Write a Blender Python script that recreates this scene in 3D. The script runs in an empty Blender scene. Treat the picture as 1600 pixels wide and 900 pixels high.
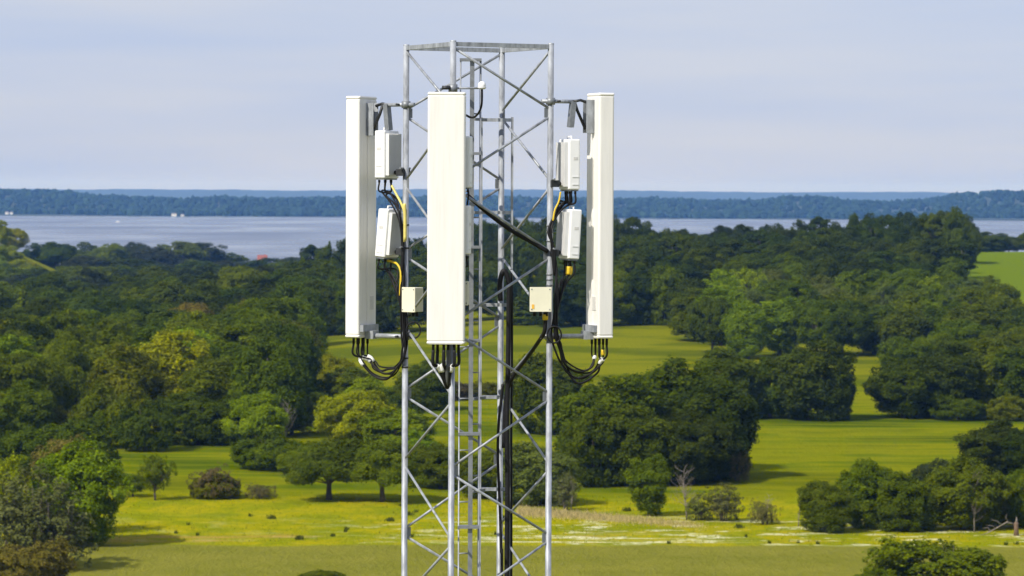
import bpy, math, random
import numpy as np
from mathutils import Vector, Matrix, Euler

# ------------------------------------------------------------------ camera, sky, sun, exposure
scene = bpy.context.scene
COL = scene.collection
PXF = 5200.0                        # focal length in photograph pixels (1600 px wide)
CAM_Z = 40.0
PITCH = math.atan((450 - 298) / PXF)
ROLL = math.radians(0.28)
cam_d = bpy.data.cameras.new('camera')
cam = bpy.data.objects.new('camera', cam_d)
COL.objects.link(cam)
cam_d.sensor_width = 36.0
cam_d.lens = 36.0 * PXF / 1600.0
cam_d.clip_start = 0.5
cam_d.clip_end = 40000.0
cam_d.dof.use_dof = True
cam_d.dof.focus_distance = 34.3
cam_d.dof.aperture_fstop = 6.5
CAM_M = Matrix.Rotation(math.pi / 2 - PITCH, 3, 'X') @ Matrix.Rotation(ROLL, 3, 'Z')
cam.location = (0, 0, CAM_Z)
cam.rotation_euler = CAM_M.to_euler()
scene.camera = cam

SUN_AZ = math.radians(43)           # to the left of straight behind the camera
SUN_EL = math.radians(43)
world = bpy.data.worlds.new('World')
scene.world = world
world.use_nodes = True
wn, wl = world.node_tree.nodes, world.node_tree.links
wn.clear()
w_out = wn.new('ShaderNodeOutputWorld')
sky = wn.new('ShaderNodeTexSky')
sky.sky_type = 'NISHITA'
sky.sun_disc = False
sky.sun_elevation = SUN_EL
sky.sun_rotation = math.pi + SUN_AZ
sky.air_density = 1.0
sky.dust_density = 0.6
bg_sky = wn.new('ShaderNodeBackground'); bg_sky.inputs['Strength'].default_value = 0.085
wl.new(sky.outputs[0], bg_sky.inputs['Color'])
# thin streaky cloud veil over the whole dome
tc = wn.new('ShaderNodeTexCoord')
mp = wn.new('ShaderNodeMapping'); mp.inputs['Scale'].default_value = (3.0, 3.0, 34.0); mp.inputs['Rotation'].default_value = (0, math.radians(3), 0)
wl.new(tc.outputs['Generated'], mp.inputs['Vector'])
nz = wn.new('ShaderNodeTexNoise'); nz.inputs['Scale'].default_value = 1.6; nz.inputs['Detail'].default_value = 5.0; nz.inputs['Roughness'].default_value = 0.5
wl.new(mp.outputs[0], nz.inputs['Vector'])
rp = wn.new('ShaderNodeValToRGB')
rp.color_ramp.elements[0].position = 0.36; rp.color_ramp.elements[0].color = (0.43, 0.505, 0.72, 1)
rp.color_ramp.elements[1].position = 0.66; rp.color_ramp.elements[1].color = (0.53, 0.565, 0.70, 1)
wl.new(nz.outputs['Fac'], rp.inputs['Fac'])
bg_veil = wn.new('ShaderNodeBackground'); bg_veil.inputs['Strength'].default_value = 1.0
wl.new(rp.outputs[0], bg_veil.inputs['Color'])
mxw = wn.new('ShaderNodeMixShader'); mxw.inputs[0].default_value = 0.82
wl.new(bg_sky.outputs[0], mxw.inputs[1]); wl.new(bg_veil.outputs[0], mxw.inputs[2])
wl.new(mxw.outputs[0], w_out.inputs['Surface'])

sun_d = bpy.data.lights.new('sun', 'SUN')
sun = bpy.data.objects.new('sun', sun_d)
COL.objects.link(sun)
sun_d.energy = 4.6
sun_d.angle = math.radians(0.6)
sun_d.color = (1.0, 0.94, 0.84)
to_sun = Vector((-math.sin(SUN_AZ) * math.cos(SUN_EL), -math.cos(SUN_AZ) * math.cos(SUN_EL), math.sin(SUN_EL)))
sun.rotation_euler = to_sun.to_track_quat('Z', 'Y').to_euler()
sun.location = to_sun * 100 + Vector((0, 0, 40))

scene.view_settings.view_transform = 'Standard'
scene.view_settings.look = 'None'
scene.view_settings.exposure = 0.22
scene.view_settings.gamma = 1.0
scene.view_settings.use_curve_mapping = False
scene.render.engine = 'CYCLES'
cy = scene.cycles
cy.max_bounces = 6; cy.diffuse_bounces = 3; cy.glossy_bounces = 2; cy.transmission_bounces = 3; cy.volume_bounces = 1
cy.use_denoising = True
cy.sample_clamp_indirect = 4.0
cy.use_adaptive_sampling = True
cy.adaptive_threshold = 0.015

# ------------------------------------------------------------------ helpers
R = random.Random(7)


def at(px, py, d):
    """World point on the vertical plane y = d that the photograph shows at pixel (px, py)."""
    v = CAM_M @ Vector(((px - 800) / PXF, -(py - 450) / PXF, -1.0))
    t = d / v.y
    return Vector((v.x * t, d, CAM_Z + v.z * t))


def tag(o, label=None, cat=None, group=None, kind=None):
    if label: o['label'] = label
    if cat: o['category'] = cat
    if group: o['group'] = group
    if kind: o['kind'] = kind
    return o


def empty(name, loc, rot=(0, 0, 0)):
    o = bpy.data.objects.new(name, None)
    COL.objects.link(o)
    o.location = loc
    o.rotation_euler = rot
    o.empty_display_size = 0.1
    return o


def link(name, me, mat=None, parent=None, loc=None):
    o = bpy.data.objects.new(name, me)
    COL.objects.link(o)
    if mat is not None and not me.materials:
        me.materials.append(mat)
    if parent is not None: o.parent = parent
    if loc is not None: o.location = loc
    return o


class MB:
    def __init__(self):
        self.v, self.f, self.sm = [], [], []

    def add(self, vs, fs, smooth=False):
        n = len(self.v)
        self.v += [tuple(p) for p in vs]
        self.f += [tuple(i + n for i in f) for f in fs]
        self.sm += [smooth] * len(fs)

    def box(self, c, s, rot=None, bev=0.0):
        """Box centred at c with size s; bev chamfers its vertical edges."""
        hx, hy, hz = s[0] / 2, s[1] / 2, s[2] / 2
        if bev > 0:
            ring = []
            for sx, sy in ((1, 1), (-1, 1), (-1, -1), (1, -1)):
                a0 = {(1, 1): 0, (-1, 1): 90, (-1, -1): 180, (1, -1): 270}[(sx, sy)]
                for k in range(4):
                    a = math.radians(a0 + 30 * k)
                    ring.append((sx * (hx - bev) + bev * math.cos(a), sy * (hy - bev) + bev * math.sin(a)))
            n = len(ring)
            e = bev * 0.55
            vs = []
            for z, k in ((-hz, 1 - e / max(hx, hy)), (-hz + e, 1), (hz - e, 1), (hz, 1 - e / max(hx, hy))):
                vs += [(x * k, y * k, z) for x, y in ring]
            fs = []
            for r in range(3):
                for i in range(n):
                    j = (i + 1) % n
                    fs.append((r * n + i, r * n + j, r * n + n + j, r * n + n + i))
            fs.append(tuple(range(n - 1, -1, -1)))
            fs.append(tuple(range(3 * n, 4 * n)))
        else:
            vs = [(sx * hx, sy * hy, sz * hz) for sz in (-1, 1) for sx, sy in ((-1, -1), (1, -1), (1, 1), (-1, 1))]
            fs = [(3, 2, 1, 0), (4, 5, 6, 7), (0, 1, 5, 4), (1, 2, 6, 5), (2, 3, 7, 6), (3, 0, 4, 7)]
        c = Vector(c)
        if rot is not None:
            vs = [c + rot @ Vector(p) for p in vs]
        else:
            vs = [c + Vector(p) for p in vs]
        self.add(vs, fs)
        return self

    def tube(self, pts, r, n=10, caps=True):
        pts = [Vector(p) for p in pts]
        rs = r if isinstance(r, (list, tuple)) else [r] * len(pts)
        vs, fs = [], []
        ref = None
        for i, p in enumerate(pts):
            if i == 0: t = pts[1] - p
            elif i == len(pts) - 1: t = p - pts[i - 1]
            else: t = pts[i + 1] - pts[i - 1]
            t = t.normalized() if t.length > 1e-9 else Vector((0, 0, 1))
            if ref is None:
                ref = Vector((1, 0, 0)) if abs(t.x) < 0.8 else Vector((0, 1, 0))
            a = (ref - t * ref.dot(t)).normalized()
            b = t.cross(a)
            ref = a
            for k in range(n):
                an = 2 * math.pi * k / n
                vs.append(p + (a * math.cos(an) + b * math.sin(an)) * rs[i])
        for i in range(len(pts) - 1):
            for k in range(n):
                j = (k + 1) % n
                fs.append((i * n + k, i * n + j, i * n + n + j, i * n + n + k))
        self.add(vs, fs, True)
        if caps:
            m = len(self.v)
            self.f.append(tuple(m - len(vs) + k for k in range(n - 1, -1, -1))); self.sm.append(False)
            self.f.append(tuple(m - n + k for k in range(n))); self.sm.append(False)
        return self

    def prism(self, outline, y0, y1, m=None):
        """Outline in (x, z) extruded from y0 to y1."""
        n = len(outline)
        vs = [Vector((x, y0, z)) for x, z in outline] + [Vector((x, y1, z)) for x, z in outline]
        if m is not None: vs = [m @ p for p in vs]
        fs = [tuple(range(n)), tuple(range(2 * n - 1, n - 1, -1))]
        for i in range(n):
            j = (i + 1) % n
            fs.append((j, i, n + i, n + j))
        self.add(vs, fs)
        return self

    def lathe(self, prof, c=(0, 0, 0), n=14):
        c = Vector(c)
        vs, fs = [], []
        for r, z in prof:
            for k in range(n):
                a = 2 * math.pi * k / n
                vs.append(c + Vector((r * math.cos(a), r * math.sin(a), z)))
        for i in range(len(prof) - 1):
            for k in range(n):
                j = (k + 1) % n
                fs.append((i * n + k, i * n + j, i * n + n + j, i * n + n + k))
        self.add(vs, fs, True)
        return self

    def mesh(self, name, origin=None):
        me = bpy.data.meshes.new(name)
        vs = self.v
        if origin is not None:
            vs = [(x - origin[0], y - origin[1], z - origin[2]) for x, y, z in vs]
        me.from_pydata(vs, [], self.f)
        me.polygons.foreach_set('use_smooth', self.sm)
        me.update()
        return me

    def build(self, name, mat, parent=None, origin=None):
        o = link(name, self.mesh(name, origin), mat, parent)
        if origin is not None: o.location = origin
        return o


def smooth_path(pts, seg=6):
    """Catmull-Rom through the points."""
    P = [Vector(p) for p in pts]
    P = [P[0] * 2 - P[1]] + P + [P[-1] * 2 - P[-2]]
    out = []
    for i in range(1, len(P) - 2):
        for s in range(seg):
            t = s / seg
            a, b, c, d = P[i - 1], P[i], P[i + 1], P[i + 2]
            out.append(0.5 * ((2 * b) + (c - a) * t + (2 * a - 5 * b + 4 * c - d) * t * t + (3 * b - a - 3 * c + d) * t ** 3))
    out.append(P[-2])
    return out


# ------------------------------------------------------------------ materials
def new_mat(name):
    m = bpy.data.materials.new(name)
    m.use_nodes = True
    nt = m.node_tree
    return m, nt, nt.nodes['Principled BSDF']


def node(nt, t, **kw):
    n = nt.nodes.new(t)
    for k, v in kw.items(): setattr(n, k, v)
    return n


def simple(name, col, rough=0.5, metal=0.0, var=0.08, scale=6.0, bump=0.0, spec=0.5, stretch=None):
    m, nt, b = new_mat(name)
    b.inputs['Roughness'].default_value = rough
    b.inputs['Metallic'].default_value = metal
    b.inputs['Specular IOR Level'].default_value = spec
    t = node(nt, 'ShaderNodeTexCoord')
    n = node(nt, 'ShaderNodeTexNoise')
    n.inputs['Scale'].default_value = scale; n.inputs['Detail'].default_value = 6.0; n.inputs['Roughness'].default_value = 0.65
    if stretch:
        mpn = node(nt, 'ShaderNodeMapping'); mpn.inputs['Scale'].default_value = stretch
        nt.links.new(t.outputs['Object'], mpn.inputs['Vector']); nt.links.new(mpn.outputs[0], n.inputs['Vector'])
    else:
        nt.links.new(t.outputs['Object'], n.inputs['Vector'])
    r = node(nt, 'ShaderNodeValToRGB')
    r.color_ramp.elements[0].position = 0.3; r.color_ramp.elements[1].position = 0.7
    r.color_ramp.elements[0].color = tuple(c * (1 - var * 1.6) for c in col) + (1,)
    r.color_ramp.elements[1].color = tuple(min(1, c * (1 + var)) for c in col) + (1,)
    nt.links.new(n.outputs['Fac'], r.inputs['Fac'])
    nt.links.new(r.outputs[0], b.inputs['Base Color'])
    if bump:
        bp = node(nt, 'ShaderNodeBump'); bp.inputs['Strength'].default_value = bump; bp.inputs['Distance'].default_value = 0.01
        nt.links.new(n.outputs['Fac'], bp.inputs['Height']); nt.links.new(bp.outputs[0], b.inputs['Normal'])
    return m


M_STEEL = simple('galvanised_steel', (0.34, 0.36, 0.385), 0.5, 0.25, 0.32, 14.0, 0.04, stretch=(1, 1, 0.35))
M_STEEL_D = simple('dull_steel', (0.22, 0.235, 0.25), 0.5, 0.4, 0.18, 12.0)
M_RADOME = simple('radome', (0.80, 0.782, 0.735), 0.42, 0.0, 0.05, 7.0, stretch=(4, 4, 0.25))
M_CAP = simple('radome_cap', (0.80, 0.78, 0.73), 0.45, 0.0, 0.03, 5.0)
M_WHITE = simple('white_enamel', (0.84, 0.84, 0.83), 0.38, 0.0, 0.03, 4.0)
M_FIN = simple('grey_enamel', (0.70, 0.70, 0.69), 0.5, 0.0, 0.05, 6.0)
M_CREAM = simple('cream_plastic', (0.74, 0.715, 0.55), 0.5, 0.0, 0.05, 5.0)
M_CREAM_D = simple('cream_plastic_edge', (0.62, 0.60, 0.45), 0.5, 0.0, 0.06, 5.0)
M_BLACK = simple('black_rubber', (0.010, 0.010, 0.012), 0.55, 0.0, 0.3, 20.0, spec=0.25)
M_DARK = simple('dark_clamp', (0.045, 0.047, 0.05), 0.5, 0.5, 0.3, 20.0)
M_GREYC = simple('grey_cable', (0.10, 0.105, 0.11), 0.5, 0.0, 0.2, 20.0)
M_YEL = simple('yellow_sleeve', (0.72, 0.50, 0.02), 0.5, 0.0, 0.08, 20.0)
M_YELP = simple('pale_yellow_sleeve', (0.68, 0.58, 0.16), 0.5, 0.0, 0.08, 20.0)
M_SLEEVE = simple('white_sleeve', (0.80, 0.80, 0.78), 0.5, 0.0, 0.05, 20.0)
M_ORANGE = simple('orange_sticker', (0.78, 0.45, 0.05), 0.5, 0.0, 0.05, 20.0)
M_LABEL = simple('type_plate', (0.62, 0.61, 0.58), 0.4, 0.0, 0.08, 40.0)
M_CONC = simple('concrete', (0.36, 0.35, 0.33), 0.9, 0.0, 0.12, 3.0)
M_BARK = simple('bark', (0.105, 0.085, 0.065), 0.9, 0.0, 0.3, 2.0, 0.3, stretch=(1, 1, 0.3))
M_BARKP = simple('pale_dead_wood', (0.22, 0.185, 0.145), 0.9, 0.0, 0.25, 2.0, 0.3, stretch=(1, 1, 0.3))
M_BARKR = simple('red_brown_wood', (0.155, 0.10, 0.062), 0.9, 0.0, 0.25, 2.0)
M_WALL = simple('white_render', (0.75, 0.74, 0.71), 0.8, 0.0, 0.05, 1.0)
M_ROOF = simple('red_tiles', (0.24, 0.075, 0.06), 0.8, 0.0, 0.15, 2.0)
M_ROOFG = simple('grey_tiles', (0.14, 0.13, 0.13), 0.8, 0.0, 0.15, 2.0)
M_PANE = simple('window_glass', (0.04, 0.05, 0.06), 0.15, 0.0, 0.1, 2.0)
M_FENCE = simple('weathered_wood', (0.20, 0.19, 0.15), 0.9, 0.0, 0.12, 3.0)


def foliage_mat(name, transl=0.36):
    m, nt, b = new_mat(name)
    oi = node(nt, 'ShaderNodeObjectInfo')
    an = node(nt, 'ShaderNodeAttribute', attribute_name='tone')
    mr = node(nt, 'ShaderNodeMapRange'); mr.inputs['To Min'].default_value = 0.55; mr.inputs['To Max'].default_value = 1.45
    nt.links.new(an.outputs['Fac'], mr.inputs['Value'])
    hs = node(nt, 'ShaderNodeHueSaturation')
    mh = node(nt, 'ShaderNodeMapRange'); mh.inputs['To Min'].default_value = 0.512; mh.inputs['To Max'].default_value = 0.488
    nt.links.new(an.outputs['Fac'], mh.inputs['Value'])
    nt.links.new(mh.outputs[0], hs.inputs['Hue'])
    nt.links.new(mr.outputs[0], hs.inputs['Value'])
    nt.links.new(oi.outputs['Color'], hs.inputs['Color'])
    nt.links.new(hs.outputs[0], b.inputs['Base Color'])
    b.inputs['Roughness'].default_value = 0.7
    b.inputs['Specular IOR Level'].default_value = 0.04
    tr = node(nt, 'ShaderNodeBsdfTranslucent')
    nt.links.new(hs.outputs[0], tr.inputs['Color'])
    mx = node(nt, 'ShaderNodeMixShader'); mx.inputs[0].default_value = transl
    nt.links.new(b.outputs[0], mx.inputs[1]); nt.links.new(tr.outputs[0], mx.inputs[2])
    nt.links.new(mx.outputs[0], nt.nodes['Material Output'].inputs['Surface'])
    return m


M_LEAF = foliage_mat('leaves')
M_NEEDLE = foliage_mat('needles', 0.1)

# ------------------------------------------------------------------ terrain
def sstep(a, b, x):
    t = np.clip((np.asarray(x, float) - a) / (b - a), 0, 1)
    return t * t * (3 - 2 * t)


WATER_Z = -20.0


def vnoise(x, y, seed=0):
    """Cheap smooth 2-D noise from summed sines."""
    s = seed * 1.7
    return (np.sin(x * 1.0 + 1.3 * np.sin(y * 0.7 + s) + s) + np.sin(y * 1.1 + 1.1 * np.sin(x * 0.9 + 2 * s) + 2.1 * s)
            + 0.6 * np.sin(x * 2.3 - y * 1.7 + 3 * s)) / 2.6


def ground(x, y):
    x = np.asarray(x, float); y = np.asarray(y, float)
    left = np.interp(y, [-1e4, 480, 620, 800, 1000, 1300, 1700, 2100, 2500, 2800, 9e4], [0, 0, -1.0, -2.5, -3.5, -5.5, -10, -15, -19, -24, -24])
    right = np.interp(y, [-1e4, 640, 760, 900, 1080, 1250, 1400, 1600, 2000, 2500, 2800, 9e4], [0, 0, 2.0, 6.0, 11.0, 15.0, 15.5, 9, -4, -17, -24, -24])
    w = sstep(-125, 20, x - 0.02 * (y - 900))
    z = left * (1 - w) + right * w
    z = z + 21.0 * np.exp(-(((x + 262) / 36) ** 2 + ((y - 1640) / 120) ** 2))        # wooded knoll at the left
    und = 0.35 * vnoise(x * 0.021, y * 0.017, 1) + 0.12 * vnoise(x * 0.07, y * 0.05, 2)
    und = und * sstep(120, 330, y)
    return z + und


def g(x, y):
    return float(ground(x, y))


def grid_mesh(name, xs, ys, zf):
    X, Y = np.meshgrid(xs, ys)
    Z = zf(X, Y)
    nx, ny = len(xs), len(ys)
    co = np.stack([X, Y, Z], -1).reshape(-1, 3)
    i = np.arange(nx * ny).reshape(ny, nx)
    q = np.stack([i[:-1, :-1], i[:-1, 1:], i[1:, 1:], i[1:, :-1]], -1).reshape(-1, 4)
    return fast_mesh(name, co, q, smooth=True)


def fast_mesh(name, co, quads, smooth=False, tone=None):
    me = bpy.data.meshes.new(name)
    n, k = quads.shape
    me.vertices.add(len(co)); me.vertices.foreach_set('co', np.ascontiguousarray(co, dtype=np.float32).ravel())
    me.loops.add(n * k); me.loops.foreach_set('vertex_index', np.ascontiguousarray(quads, dtype=np.int32).ravel())
    me.polygons.add(n)
    me.polygons.foreach_set('loop_start', np.arange(0, n * k, k, dtype=np.int32))
    me.polygons.foreach_set('use_smooth', np.full(n, smooth))
    if tone is not None:
        a = me.attributes.new('tone', 'FLOAT', 'FACE')
        a.data.foreach_set('value', np.ascontiguousarray(tone, dtype=np.float32))
    me.update(calc_edges=True)
    return me


def ground_material():
    m, nt, b = new_mat('meadow_and_fields')
    L = nt.links.new
    geo = node(nt, 'ShaderNodeNewGeometry')
    sep = node(nt, 'ShaderNodeSeparateXYZ'); L(geo.outputs['Position'], sep.inputs[0])

    def noise(sx, sy, detail=4, rough=0.6, off=0.0):
        mp_ = node(nt, 'ShaderNodeMapping'); mp_.inputs['Scale'].default_value = (sx, sy, 0.0); mp_.inputs['Location'].default_value = (off, off * 1.7, 0)
        L(geo.outputs['Position'], mp_.inputs['Vector'])
        n_ = node(nt, 'ShaderNodeTexNoise'); n_.inputs['Scale'].default_value = 1.0; n_.inputs['Detail'].default_value = detail; n_.inputs['Roughness'].default_value = rough
        L(mp_.outputs[0], n_.inputs['Vector'])
        return n_.outputs['Fac']

    def math_(op, a, b_=None, c=None):
        n_ = node(nt, 'ShaderNodeMath', operation=op)
        for i, v in enumerate((a, b_, c)):
            if v is None: continue
            if isinstance(v, (int, float)): n_.inputs[i].default_value = v
            else: L(v, n_.inputs[i])
        return n_.outputs[0]

    def maprange(v, a, b_, c=0.0, d=1.0, smooth=True):
        n_ = node(nt, 'ShaderNodeMapRange'); n_.interpolation_type = 'SMOOTHSTEP' if smooth else 'LINEAR'
        L(v, n_.inputs['Value'])
        for k, x in zip(('From Min', 'From Max', 'To Min', 'To Max'), (a, b_, c, d)): n_.inputs[k].default_value = x
        return n_.outputs[0]

    def mix(f, a, b_):
        n_ = node(nt, 'ShaderNodeMix', data_type='RGBA')
        if isinstance(f, (int, float)): n_.inputs[0].default_value = f
        else: L(f, n_.inputs[0])
        for i, v in ((6, a), (7, b_)):
            if isinstance(v, tuple): n_.inputs[i].default_value = v + (1,)
            else: L(v, n_.inputs[i])
        return n_.outputs[2]

    def ramp(f, stops):
        n_ = node(nt, 'ShaderNodeValToRGB')
        e = n_.color_ramp.elements
        while len(e) < len(stops): e.new(0.5)
        for s, (p, c) in zip(e, stops): s.position = p; s.color = c + (1,)
        L(f, n_.inputs['Fac'])
        return n_.outputs[0]

    x, y = sep.outputs[0], sep.outputs[1]
    wob = math_('MULTIPLY_ADD', noise(0.05, 0.05, 3), 9.0, -4.5)
    yw = math_('ADD', y, wob)
    big = noise(0.016, 0.03, 4, 0.6)
    fine = noise(0.9, 0.35, 5, 0.7)
    mid = noise(0.12, 0.09, 5, 0.65, 3.0)
    # smooth cut field nearest the mast
    crop = mix(maprange(mid, 0.3, 0.7), (0.165, 0.168, 0.018), (0.215, 0.208, 0.028))
    crop = mix(math_('MULTIPLY', maprange(fine, 0.45, 0.75), 0.35), crop, (0.24, 0.225, 0.06))
    # rough flowering meadow
    md = ramp(mid, [(0.28, (0.150, 0.185, 0.002)), (0.45, (0.240, 0.255, 0.002)), (0.58, (0.360, 0.315, 0.002)), (0.72, (0.28, 0.28, 0.01))])
    md = mix(math_('MULTIPLY', maprange(fine, 0.35, 0.7), 0.5), md, (0.17, 0.20, 0.003))
    brown = maprange(noise(0.035, 0.11, 4, 0.6, 9.0), 0.52, 0.66)
    md = mix(math_('MULTIPLY', brown, math_('MULTIPLY', maprange(y, 375, 379), maprange(y, 394, 384))), md, (0.36, 0.25, 0.05))
    flower = maprange(noise(0.16, 0.24, 4, 0.62, 5.0), 0.535, 0.60)
    side = math_('ADD', maprange(x, -26, 4, 0.12, 1.0), 0.0)
    band = math_('MULTIPLY', maprange(y, 373, 377), maprange(y, 414, 398))
    flower = math_('MULTIPLY', math_('MULTIPLY', flower, band), side)
    streak = math_('MULTIPLY', maprange(noise(0.035, 0.45, 4, 0.6, 11.0), 0.50, 0.60), math_('MULTIPLY', maprange(y, 375, 378), maprange(y, 389, 383)))
    streak = math_('MULTIPLY', streak, math_('MULTIPLY', maprange(x, -16, 2), maprange(x, 32, 14)))
    flower = math_('MULTIPLY', math_('MAXIMUM', flower, streak), maprange(fine, 0.36, 0.62, 0.25, 0.95))
    md = mix(flower, md, (0.70, 0.67, 0.42))
    # grass fields further out; bands of cloud light and shadow painted into the colour
    fl = ramp(big, [(0.40, (0.062, 0.096, 0.001)), (0.475, (0.116, 0.152, 0.001)), (0.545, (0.198, 0.210, 0.001)), (0.63, (0.122, 0.140, 0.001))])
    rows = noise(0.02, 0.25, 3, 0.5, 2.0)
    fl = mix(math_('MULTIPLY', maprange(rows, 0.48, 0.62), 0.55), fl, (0.21, 0.208, 0.001))
    fl = mix(math_('MULTIPLY', maprange(fine, 0.4, 0.7), 0.25), fl, (0.11, 0.135, 0.001))
    far = mix(maprange(big, 0.42, 0.58), (0.095, 0.118, 0.002), (0.18, 0.187, 0.003))
    hillf = mix(maprange(yw, 900, 1010), (0.245, 0.255, 0.001), (0.125, 0.175, 0.004))
    far = mix(maprange(x, 100, 118), far, hillf)
    c = mix(maprange(yw, 372.5, 375.5), crop, md)
    c = mix(maprange(yw, 424, 442), c, fl)
    c = mix(maprange(yw, 640, 700), c, far)
    L(c, b.inputs['Base Color'])
    b.inputs['Roughness'].default_value = 1.0
    b.inputs['Specular IOR Level'].default_value = 0.0
    bp = node(nt, 'ShaderNodeBump'); bp.inputs['Strength'].default_value = 0.9; bp.inputs['Distance'].default_value = 0.6
    L(math_('ADD', fine, math_('MULTIPLY', noise(2.2, 1.4, 4, 0.7, 7.0), 0.6)), bp.inputs['Height'])
    L(bp.outputs[0], b.inputs['Normal'])
    return m


xs = np.concatenate([np.linspace(-3000, -520, 26), np.linspace(-500, -130, 48), np.linspace(-128, 128, 172), np.linspace(130, 500, 48), np.linspace(520, 3000, 26)])
ys = np.concatenate([np.linspace(-300, 300, 25), np.linspace(304, 700, 200), np.linspace(705, 1500, 130), np.linspace(1510, 2900, 60)])
land = link('ground', grid_mesh('ground', xs, ys, ground), ground_material())
tag(land, 'meadow and grass fields sloping down to the water', kind='structure')


def water_material():
    m, nt, b = new_mat('lake_water')
    geo = node(nt, 'ShaderNodeNewGeometry')
    mp_ = node(nt, 'ShaderNodeMapping'); mp_.inputs['Scale'].default_value = (0.004, 0.0016, 0)
    nt.links.new(geo.outputs['Position'], mp_.inputs['Vector'])
    n = node(nt, 'ShaderNodeTexNoise'); n.inputs['Scale'].default_value = 1.0; n.inputs['Detail'].default_value = 5
    nt.links.new(mp_.outputs[0], n.inputs['Vector'])
    r = node(nt, 'ShaderNodeMapRange'); r.inputs['From Min'].default_value = 0.35; r.inputs['From Max'].default_value = 0.65
    r.inputs['To Min'].default_value = 0.42; r.inputs['To Max'].default_value = 0.14
    nt.links.new(n.outputs['Fac'], r.inputs['Value'])
    nt.links.new(r.outputs[0], b.inputs['Roughness'])
    b.inputs['Base Color'].default_value = (0.10, 0.115, 0.16, 1)
    b.inputs['IOR'].default_value = 1.33
    mp2 = node(nt, 'ShaderNodeMapping'); mp2.inputs['Scale'].default_value = (0.05, 0.03, 0)
    nt.links.new(geo.outputs['Position'], mp2.inputs['Vector'])
    n2 = node(nt, 'ShaderNodeTexNoise'); n2.inputs['Scale'].default_value = 1.0; n2.inputs['Detail'].default_value = 6
    nt.links.new(mp2.outputs[0], n2.inputs['Vector'])
    bp = node(nt, 'ShaderNodeBump'); bp.inputs['Strength'].default_value = 0.35; bp.inputs['Distance'].default_value = 1.0
    nt.links.new(n2.outputs['Fac'], bp.inputs['Height']); nt.links.new(bp.outputs[0], b.inputs['Normal'])
    return m


wat = link('water', grid_mesh('water', np.linspace(-7000, 7000, 12), np.linspace(2300, 16800, 12), lambda X, Y: np.full(X.shape, WATER_Z)), water_material())
tag(wat, 'calm grey blue lake beyond the woods', kind='structure')

# far shore: two ridges and the wood that covers them
M_FARLAND = simple('far_land', (0.020, 0.036, 0.020), 0.95, 0.0, 0.3, 0.004)
M_SHORE = simple('shore_strip', (0.28, 0.28, 0.16), 0.95, 0.0, 0.2, 0.01)


def contour(px, tab):
    return np.interp(px, [t[0] for t in tab], [t[1] for t in tab])


RIDGE = [(-600, 296), (0, 293), (90, 293), (125, 298), (160, 302), (230, 304), (290, 307), (345, 303), (420, 306), (480, 304), (600, 305), (760, 303), (960, 307), (1020, 305), (1100, 309), (1190, 309), (1225, 303), (1290, 303), (1320, 309), (1400, 311), (1450, 307), (1500, 298), (1560, 294), (1590, 295), (1700, 297), (2300, 305)]


def ridge_z(x, y):
    px = 800 + x / y * PXF
    top = CAM_Z - (contour(px, RIDGE) + 4 - 298 - (px - 800) * 0.00489) / PXF * 8300
    top = top - 12
    t = sstep(7330, 8300, y)
    back = 1 - 0.75 * sstep(8600, 9800, y)
    return (WATER_Z - 3) + (top - WATER_Z + 3) * np.maximum(sstep(7250, 7330, y) * 0.13, t) * back


far1 = link('far_shore_hill', grid_mesh('far_shore_hill', np.linspace(-2600, 2600, 160), np.concatenate([np.linspace(7230, 7340, 8), np.linspace(7380, 9800, 40)]), ridge_z), M_FARLAND)
tag(far1, 'low wooded hills along the far shore', kind='structure')


def ridge2_z(x, y):
    return -25 + (62 + 15 * vnoise(x * 0.0013, y * 0.0, 4) + 4 * vnoise(x * 0.005, y * 0.0, 5) + 1.6 * vnoise(x * 0.03, y * 0.0, 6) + 1.2 * vnoise(x * 0.09, y * 0.0, 7)) * sstep(16300, 17800, y) * (1 - 0.6 * sstep(18200, 19300, y))


far2 = link('distant_hill', grid_mesh('distant_hill', np.linspace(-4200, 4200, 700), np.linspace(16200, 19300, 24), ridge2_z), M_FARLAND)
tag(far2, 'pale distant hills on the horizon', kind='structure')

rng = np.random.default_rng(11)


def blob_wood(name, pts, size, mat, label):
    """Many small rounded tree crowns joined into one far-off wood."""
    ring = 6
    base, faces = [(0, 0, 1.0)], []
    for z, r in ((0.62, 0.72), (0.1, 1.0), (-0.6, 0.8)):
        for k in range(ring):
            a = 2 * math.pi * (k + (0.5 if z == 0.1 else 0)) / ring
            base.append((r * math.cos(a), r * math.sin(a), z))
    for k in range(ring):
        j = (k + 1) % ring
        faces.append((0, 1 + k, 1 + j))
        for l in range(2):
            a, b_, c, d = 1 + l * ring + k, 1 + l * ring + j, 1 + (l + 1) * ring + j, 1 + (l + 1) * ring + k
            faces += [(a, d, c), (a, c, b_)]
    base = np.array(base); faces = np.array(faces)
    n = len(pts)
    sc = size * rng.uniform(0.65, 1.35, (n, 1, 1)) * np.array([1.0, 1.0, 1.15]) * (1 + 0.16 * rng.standard_normal((n, len(base), 1)))
    co = base[None] * sc + pts[:, None, :]
    q = faces[None] + (np.arange(n) * len(base))[:, None, None]
    tone = np.repeat(np.clip(rng.normal(0.5, 0.3, n), 0, 1), len(faces))
    o = link(name, fast_mesh(name, co.reshape(-1, 3), q.reshape(-1, 3), False, tone), mat)
    tag(o, label, kind='stuff')
    return o


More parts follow.
